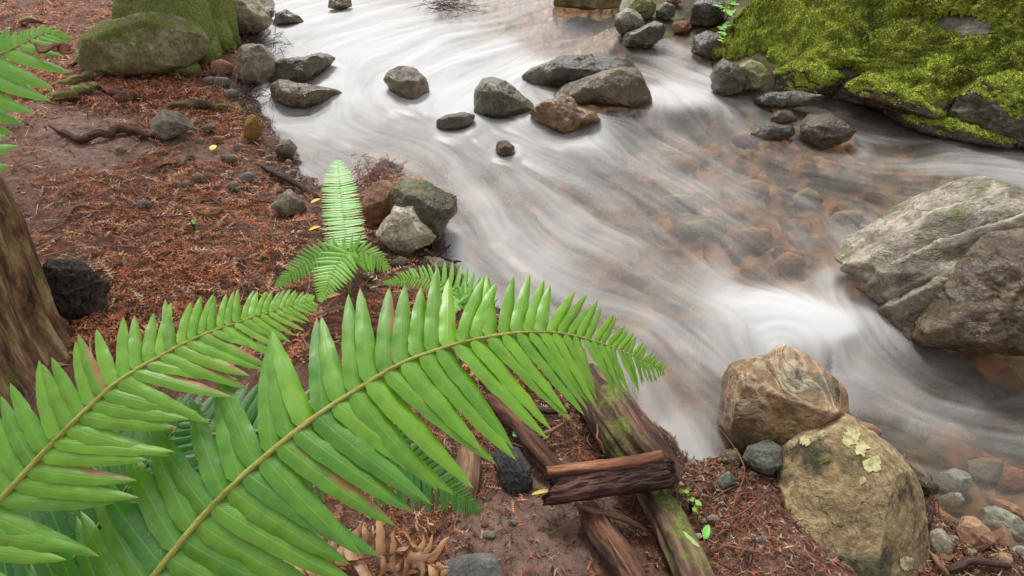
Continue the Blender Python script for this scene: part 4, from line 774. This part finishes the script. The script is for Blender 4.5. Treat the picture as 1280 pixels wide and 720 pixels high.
def frond(par, path, Lu, Ll, mat, k=.25, width=1.05, ang=(80,45), seed=0, droop=.25, sickle=.25, rstem=.004, nrm=.6, roll=.25, jit=.05, stemmat=None, stop=.0, shade=(.25,1.), brown=.04, label=None, start=.0, curl=0., wave=.02, gap=0.):
    """path: (px, py, depth) of the midrib; Lu / Ll: leaflet length in photo pixels along it, above / below"""
    r = np.random.default_rng(seed); n = 240; P = catmull([atd(*p) for p in path], n)
    seg_ = np.linalg.norm(np.diff(P, axis=0), axis=1); al = np.concatenate([[0], np.cumsum(seg_)]); tot = al[-1]
    def pt(s): return np.array([np.interp(s, al, P[:,i]) for i in range(3)])
    V = []; Fq = []; PU = []; PV = []; SH = []; BR = []
    NU, NV = 18, 7
    for side, L in ((1, Lu), (-1, Ll)):
        s = tot*start
        while True:
            u = s/tot
            if u > 1-stop-.003: break
            b = pt(s); t2 = pt(min(s+.004, tot)); t1 = pt(max(s-.004, 0)); T = t2-t1; T /= np.linalg.norm(T)
            dep = (b-CAM) @ np.array([0, CP, -SP]); Lm = max(np.interp(u, [a for a, _ in L], [c for _, c in L]), 3)*dep/FPX
            step = (k if not isinstance(k, tuple) else k[0 if side > 0 else 1])*Lm+.0012; 
            if gap and r.random() < gap: s += step; continue
            view = (CAM-b)/np.linalg.norm(CAM-b); N = nrm*view+(1-nrm)*np.array([0,0,1.]); N -= T*(N @ T); N /= np.linalg.norm(N)
            S = np.cross(N, T)*side      # side +1 = left of travel
            Lx = Lm*r.uniform(1-jit*1.5, 1+jit); ag = ang if side > 0 or len(ang) == 2 else ang[2:]; a = math.radians(ag[0]+(ag[1]-ag[0])*u**1.6 + r.normal(0, 3.2*jit/.05))
            d = math.cos(a)*T+math.sin(a)*S; q = math.sin(a)*T-math.cos(a)*S      # q: towards the frond tip, in plane
            rl = r.normal(.12, .12)+roll*.6; q = q*math.cos(rl)-N*math.sin(rl)*1.0; Nn = np.cross(d, q)*side; Nn = Nn if Nn @ N > 0 else -Nn
            W = step*width*.5+.0006; U, Vv = np.meshgrid(np.linspace(0, 1, NU), np.linspace(-1, 1, NV)); 
            prof = np.minimum(1, .7+U*5)*(1-U**3.6)**.85*(1-.22*U); prof = np.where((Vv > 0), prof*(1+.30*np.exp(-(U/.08)**2)), prof*(1-.15*np.exp(-(U/.10)**2)))
            ph = r.random()*6; serr = 1+.035*np.abs(Vv)**4*np.sin(U*2*math.pi*22)
            dr = droop*r.uniform(.6, 1.4); sk = sickle*r.uniform(.6, 1.4)
            X = U*Lx; off = sk*Lx*.35*U**2.2; Hh = -dr*Lx*.5*U**1.8 - .30*W*np.abs(Vv)**1.7*prof + .10*W*(1-np.abs(Vv))*0 + wave*W*6*(np.sin(U*16+ph)+.6*np.sin(U*37+2*ph+Vv))*np.abs(Vv)*prof*.22
            if curl: Hh = Hh + curl*Lx*.5*np.sin(U*(3+2*r.random())+ph) 
            pts = b + d*X[...,None] + q*(Vv*W*prof*serr+off)[...,None] + Nn*(Hh+.0012)[...,None] + q*(curl*Lx*.2*np.cos(U*5+ph))[...,None]
            base = sum(len(v_) for v_ in V); V.append(pts.reshape(-1,3)); idx = np.arange(NU*NV).reshape(NV, NU)+base
            Fq.append(np.stack([idx[:-1,:-1], idx[:-1,1:], idx[1:,1:], idx[1:,:-1]], -1).reshape(-1,4))
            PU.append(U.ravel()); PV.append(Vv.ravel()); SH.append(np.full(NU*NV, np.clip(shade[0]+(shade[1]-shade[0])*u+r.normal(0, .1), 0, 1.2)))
            tipb = r.random() < .35; full = r.random() < brown; nz = fbm(pts.reshape(-1,3)*60, 2)
            bb = np.clip((U.ravel()-.93+.05*nz)*20, 0, 1)*.8 if tipb else 0*U.ravel()
            if full: bb = np.maximum(bb, np.clip((np.abs(Vv.ravel())-.55+nz*.8+.2)*2.4, 0, 1)*(Vv.ravel() > 0))
            BR.append(bb); s += step*r.uniform(.94, 1.06)
    if par is None: return None
    o = kid(mesh_np('frond', np.concatenate(V), np.concatenate(Fq), mat, attrs={'pu': np.concatenate(PU), 'pv': np.concatenate(PV), 'shade': np.concatenate(SH), 'brown': np.concatenate(BR)}), par)
    if label: o['label'] = label
    Ps = P[::3]; R = [rstem*(1-.8*i/(len(Ps)-1)) for i in range(len(Ps))]
    Vt, F, caps, alo, aro = tube_geo(Ps, R, n=90, seg=10, ridges=.03, lump=.06, seed=seed); tri = np.concatenate([F[:,[0,1,2]], F[:,[0,2,3]], caps[:,:3]])
    st = mesh_np('stem', Vt, tri, stemmat or M_rachis, attrs={'along': alo, 'around': aro}); kid(st, par); st.parent = o
    return o
# the large sword fern whose crown sits just outside the lower left corner
big = empty('sword_fern', hit(-60,860,0,False)); tag(big, 'large glossy green sword fern whose broad fronds fill the lower left foreground', 'fern')
crown = np.array(big.location)
frond(big, [(60,880,.62),(120,800,.60),(190,722,.60),(245,655,.605),(300,598,.61),(375,535,.62),(430,497,.635),(500,455,.65),(560,433,.665),(610,421,.68),(660,415,.70),(710,418,.72),(760,432,.745),(800,449,.77),(830,463,.79)],
      [(0,150),(.25,165),(.4,140),(.55,125),(.68,105),(.78,82),(.86,58),(.93,34),(1,8)], [(0,170),(.2,205),(.4,195),(.55,176),(.68,148),(.78,110),(.86,80),(.93,45),(1,8)], M_fern, k=(.168,.132), ang=(84,50,90,44), seed=1, droop=.28, sickle=.14, jit=.09, wave=.08, brown=.10, rstem=.0042, shade=(.15,1.05), label='broadest frond, arching over the water', width=1.16)
frond(big, [(-200,840,.56),(-60,690,.56),(0,625,.57),(60,560,.58),(110,510,.59),(150,475,.60),(200,445,.62),(250,420,.64),(300,402,.665),(350,387,.69),(392,376,.71)],
      [(0,120),(.35,120),(.5,100),(.65,80),(.78,60),(.88,42),(.95,26),(1,8)], [(0,130),(.35,140),(.5,130),(.65,115),(.78,88),(.88,58),(.95,32),(1,8)], M_fern, k=(.168,.150), ang=(78,54,72,46), seed=2, droop=.2, sickle=.16, jit=.08, wave=.07, rstem=.0038, shade=(.45,1.0), brown=.16, label='left frond with browned leaflet edges', width=1.12)
frond(big, [(150,560,.84),(300,540,.84),(400,545,.86),(470,562,.88),(530,590,.90),(575,620,.92),(600,640,.93)],
      [(0,70),(.4,72),(.65,55),(.85,30),(1,5)], [(0,80),(.4,85),(.65,72),(.85,38),(1,5)], M_fernd, k=.19, ang=(75,50), seed=3, droop=.3, rstem=.003, shade=(.1,.8), label='darker low frond under the broadest one', width=1.1)
frond(big, [(-60,860,.70),(20,780,.70),(90,700,.72),(150,620,.74),(200,560,.76),(245,505,.78)],
      [(0,140),(.4,130),(.7,90),(.9,40),(1,6)], [(0,120),(.4,120),(.7,90),(.9,45),(1,6)], M_fernd, k=.21, ang=(72,48), seed=4, droop=.25, rstem=.0035, shade=(.0,.5), label='deep green frond lying beneath the left frond', width=1.15)
# small fern by the shore
sf = empty('small_fern', hit(436,372,0,False)); tag(sf, 'small bright green fern with one upright frond on the bank beside the stream', 'fern')
def gd(px, py, h): p = hit(px, py, h, False); return (px, py, (p-CAM) @ np.array([0, CP, -SP]))
frond(sf, [gd(437,370,.0), gd(436,340,.08), gd(433,310,.16), gd(430,280,.20), gd(427,250,.24), gd(424,222,.26), gd(422,200,.27)], [(0,2),(.24,4),(.27,27),(.5,28),(.75,24),(.92,13),(1,4)], [(0,2),(.24,4),(.27,27),(.5,26),(.75,22),(.92,12),(1,4)], M_fernu, k=.165, ang=(90,72), seed=11, droop=.12, sickle=.1, rstem=.0022, start=.25, shade=(.5,.9), brown=0, width=1.4, label='upright frond')
frond(sf, [gd(437,370,.0), gd(436,335,.09), gd(425,318,.14), gd(400,320,.15), gd(375,335,.12), gd(345,358,.08)], [(0,6),(.3,22),(.5,22),(.75,18),(.92,10),(1,3)], [(0,6),(.3,24),(.5,24),(.75,18),(.92,9),(1,3)], M_fernl, k=.22, ang=(80,60), seed=12, droop=.15, sickle=.1, rstem=.002, start=.3, shade=(.1,.4), brown=0, width=.85)
frond(sf, [gd(437,370,.0), gd(440,330,.12), gd(436,316,.17), gd(424,328,.17), gd(412,350,.15), gd(400,377,.11)], [(0,6),(.3,26),(.6,30),(.8,20),(1,3)], [(0,6),(.3,30),(.6,32),(.8,22),(1,3)], M_fernl, k=.21, ang=(75,55), seed=13, droop=.15, sickle=.1, rstem=.002, start=.35, shade=(.5,.9), brown=0, width=.85)
frond(sf, [gd(437,370,.0), gd(430,330,.12), gd(433,316,.17), gd(448,314,.18), gd(466,320,.17), gd(486,336,.14)], [(0,6),(.3,20),(.6,22),(.8,15),(1,3)], [(0,6),(.3,34),(.6,34),(.8,22),(1,3)], M_fernl, k=.22, ang=(75,50), seed=14, droop=.2, sickle=.1, rstem=.002, start=.35, shade=(.5,.9), brown=0, width=.85)
sf2 = empty('small_fern', hit(600,400,0,False)); tag(sf2, 'pale green fern frond spreading flat behind the big fern, below the whitish rock', 'fern')
frond(sf2, [gd(600,398,.0), gd(590,375,.08), gd(560,355,.12), gd(525,348,.12), gd(480,354,.08)], [(0,14),(.4,20),(.7,16),(1,3)], [(0,30),(.4,34),(.7,20),(1,3)], M_fernl, k=.24, ang=(78,55), seed=15, droop=.2, rstem=.002, shade=(.3,.6), brown=0, width=.85)
frond(sf2, [gd(600,398,.0), gd(600,385,.08), gd(585,368,.12), gd(570,372,.1), gd(556,400,.08)], [(0,16),(.4,22),(.7,16),(1,3)], [(0,16),(.4,22),(.7,16),(1,3)], M_fernl, k=.24, ang=(78,55), seed=16, droop=.2, rstem=.002, shade=(.3,.6), brown=0, width=.85)
# fern reaching in from the upper left
uf = empty('side_fern', hit(-150,330,0,False)); tag(uf, 'bright green fern reaching in at the upper left edge with a withered tip', 'fern')
frond(uf, [(-150,200,1.25),(-90,120,1.28),(-40,86,1.30),(0,68,1.32),(25,56,1.34),(45,46,1.36),(62,42,1.38),(84,50,1.40)], [(0,70),(.55,46),(.7,34),(.82,16),(.9,18),(1,8)], [(0,95),(.5,92),(.7,70),(.8,44),(.88,26),(1,14)], M_fernl, k=.27, ang=(80,42), seed=21, droop=.1, rstem=.004, shade=(.1,.5), brown=.0, width=1.1, label='upper frond')
frond(uf, [(-150,320,1.1),(-120,240,1.12),(-75,190,1.15),(-45,165,1.18)], [(0,60),(.6,40),(1,6)], [(0,90),(.4,100),(.7,90),(1,40)], M_fernl, k=.36, ang=(60,40), seed=22, droop=.1, rstem=.004, shade=(.1,.5), brown=0, width=.9)
# withered curl at the tip of the upper frond
V, F, caps, alo, aro = tube_geo([atd(44,54,1.35), atd(54,64,1.34), atd(66,57,1.35), atd(76,56,1.36), atd(84,66,1.36), atd(94,62,1.37)], [.004,.010,.009,.011,.010,.002], n=50, seg=10, ridges=.5, lump=.5, seed=4, squash=.3)
kid(mesh_np('withered_tip', V, np.concatenate([F[:,[0,1,2]], F[:,[0,2,3]], caps[:,:3]]), M_strip, attrs={'along': alo, 'around': aro}), uf)
# dead fronds on the ground at the bottom
for i, (lab, path, Lu, Ll, s) in enumerate([
    ('curled brown dead fern frond at the bottom, below the big fern', [gd(400,720,.05), gd(428,706,.07), gd(466,695,.08), gd(500,694,.07), gd(530,700,.04), gd(552,716,.02)], [(0,46),(.5,52),(1,26)], [(0,50),(.5,52),(1,26)], 1),
    ('second dead fern frond, crumpled against the low green frond tip', [gd(500,712,.05), gd(508,690,.08), gd(520,668,.07), gd(540,652,.03)], [(0,34),(.5,34),(1,16)], [(0,34),(.5,40),(1,16)], 2),
    ('dead fern frond mostly hidden under the green leaflets', [gd(330,740,.05), gd(360,715,.07), gd(400,690,.07), gd(440,672,.04)], [(0,44),(.5,44),(1,20)], [(0,44),(.5,44),(1,20)], 3)]):
    df = empty('dead_fern_frond', atd(*path[0])); tag(df, lab, 'dead frond')
    frond(df, path, Lu, Ll, M_dead, k=.30, ang=(80,50), seed=40+s, droop=.5, sickle=.5, rstem=.003, shade=(.0,1.1), brown=0, width=.95, curl=.30, jit=.28, gap=.15, stemmat=M_drachis, roll=.6, wave=.1)

# ------------------------------------------------------------------ small plants, leaves, twig tangles
def leaf(label, px, py, h, ln, wd, ang, colr, seed=0, name='fallen_leaf'):
    p = hit(px, py, h, False); a = math.radians(ang); U, W = np.meshgrid(np.linspace(0, 1, 14), np.linspace(-1, 1, 7))
    d = np.array([math.cos(a), math.sin(a), .12]); q = np.array([-math.sin(a), math.cos(a), .1]); prof = np.sin(math.pi*U**.8)**.8
    P = p + d*(U*ln)[...,None] + q*(W*wd*.5*prof)[...,None] + np.array([0,0,1])*(.12*wd*W**2*prof+.06*ln*np.sin(U*3))[...,None]
    idx = np.arange(98).reshape(7,14); F = np.stack([idx[:-1,:-1], idx[:-1,1:], idx[1:,1:], idx[1:,:-1]], -1).reshape(-1,4)
    t = NT(name+'_surface'); n = t.noise(t.tex(), 90, 4, .6); m = t.done(t.prin(t.mix(n, lin(*colr), lin(*[min(255, int(c*1.25)) for c in colr])), .45, t.bump(n, .4, .002)))
    o = mesh_np(name, P.reshape(-1,3), F, m, loc=p); md = o.modifiers.new('thickness', 'SOLIDIFY'); md.thickness = .0006; tag(o, label, 'leaf')
leaf('tiny bright yellow leaf on the bare path above the red litter', 264,188,.02,.05,.035,80,(230,196,70))
leaf('yellow leaf between the pointed grey stone and the upright frond', 388,254,.03,.05,.018,35,(228,170,50))
leaf('yellow leaf lying left of the small fern, nearer than the other', 386,288,.03,.05,.018,25,(224,176,40))
leaf('green blotched leaf standing at the bottom between the logs and the tan boulder', 884,716,.06,.11,.035,115,(128,160,84))
leaf('short green leaf tip just above the blotched leaf', 880,674,.05,.04,.018,60,(104,170,70))
leaf('small dark green leaf in the debris beside the charred chip', 640,544,.06,.035,.022,10,(70,110,70))
leaf('slim yellow leaf pointing from the charred chip to the bark slab', 664,618,.05,.055,.010,8,(170,160,60))
leaf('yellow green leaf resting on the mossy bank at its upper edge', 1222,8,.25,.08,.05,20,(180,180,60))
leaf('curled brown leaf standing on the moss', 1095,14,.25,.07,.05,80,(190,140,80))
leaf('small tan leaf on the litter beside the rotten log', 408,372,.06,.05,.02,15,(196,140,100))
def leafy(label, base, tips, colr, seed, nleaf=9, size=.035):
    r = np.random.default_rng(seed); b = hit(*base, 0, False); e = empty('leafy_plant', b); tag(e, label, 'plant')
    t = NT('plant_leaf'); n = t.noise(t.tex(), 70, 3); m = t.done(t.prin(t.mix(n, lin(*colr), lin(*[min(255, int(c*1.3)) for c in colr])), .45))
    V = []; F = []; c = 0
    for tx, ty, h in tips:
        p = hit(tx, ty, h, False); wtube('stem', M_mroot, e, [b, (b+p)/2+[0,0,.04], p], [.004,.003,.002], n=12, seg=6, seed=seed)
        for k in range(nleaf):
            u = .35+.65*k/(nleaf-1); s = b+(p-b)*u+[0,0,.04*4*u*(1-u)]; d = r.normal(size=3); d[2] = abs(d[2])*.5; d /= np.linalg.norm(d); q = np.cross(d, [0,0,1]); q /= np.linalg.norm(q)+1e-9
            L = size*r.uniform(.6, 1.2); prof = [(0,0),(.25,.30),(.55,.34),(.85,.16),(1,0)]
            for x, y in prof: V += [s+d*L*x+q*L*y, s+d*L*x-q*L*y]
            for i in range(4): F.append([c+2*i, c+2*i+1, c+2*i+3, c+2*i+2])
            c += 10
    kid(mesh_np('leaves', np.array(V), np.array(F), m), e)
leafy('small green leafy plant trailing over wet rocks left of the mossy bank', (906,28), [(920,6,.25),(896,8,.25),(905,52,.18),(888,62,.12),(914,22,.3)], (96,150,40), 3, 10, .05)
leafy('low green sprouts in the litter at the right side of the dark log', (862,640), [(856,616,.06),(868,630,.05),(872,650,.04)], (110,140,50), 4, 5, .018)
leafy('tiny green sprout on the red litter near the big fern', (244,290), [(242,284,.03),(250,288,.03)], (110,150,60), 5, 5, .02)
leafy('green seedlings growing on the shore side of the whitish rock', (542,314), [(546,300,.05),(538,306,.04)], (110,160,30), 6, 6, .02)
def tangle(label, px, py, rx, ry, n, seed, h=.06, m=None, name='twig_tangle'):
    r = np.random.default_rng(seed); b = hit(px, py); e = None; Vs = []; Ts = []; A = []; B = []; c = 0
    for i in range(n):
        x, y = px+r.normal()*rx, py+r.normal()*ry; a = r.random()*6.28; q = r.uniform(.3, .8)
        p0 = hit(x-rx*q*math.cos(a), y-ry*q*math.sin(a), r.uniform(0, h)); p1 = hit(x+rx*q*math.cos(a), y+ry*q*math.sin(a), r.uniform(0, h)); pm = (p0+p1)/2+r.normal(0, .006, 3)+[0,0,.004]
        V, F, caps, alo, aro = tube_geo([p0, pm, p1], [.0012,.0018,.0008], n=9, seg=6, seed=i); tri = np.concatenate([F[:,[0,1,2]], F[:,[0,2,3]], caps[:,:3]]); Vs.append(V); Ts.append(tri+c); A.append(alo); B.append(aro); c += len(V)
    o = mesh_np(name, np.concatenate(Vs), np.concatenate(Ts), m or M_rtwig, loc=b, attrs={'along': np.concatenate(A), 'around': np.concatenate(B)}); tag(o, label, 'twigs')
tangle('tangle of dry reddish twigs at the shore behind the small fern', 462,222,13,14,60,1, .1)
tangle('washed up heap of dark twigs in the stream at the top of the view', 564,4,17,7,170,2,.14, M_root)
tangle('black wet twigs washed against the shore below the pale grey block', 310,118,18,14,110,3,.06, M_dtwig)
tangle('dark wet twigs caught on the shore above the dark wet stone', 328,55,14,12,80,4,.08, M_dtwig)
tangle('fine dry twigs in the hollow beside the thick log', 690,545,30,18,22,5,.05, M_rtwig)
tangle('broken twigs strewn on the damp litter left of the tan boulder', 900,640,26,30,26,6,.03, M_rtwig)
tangle('dark wet crumbs of twig at the right foot of the tan boulder', 1162,640,9,18,26,7,.03, M_dtwig)
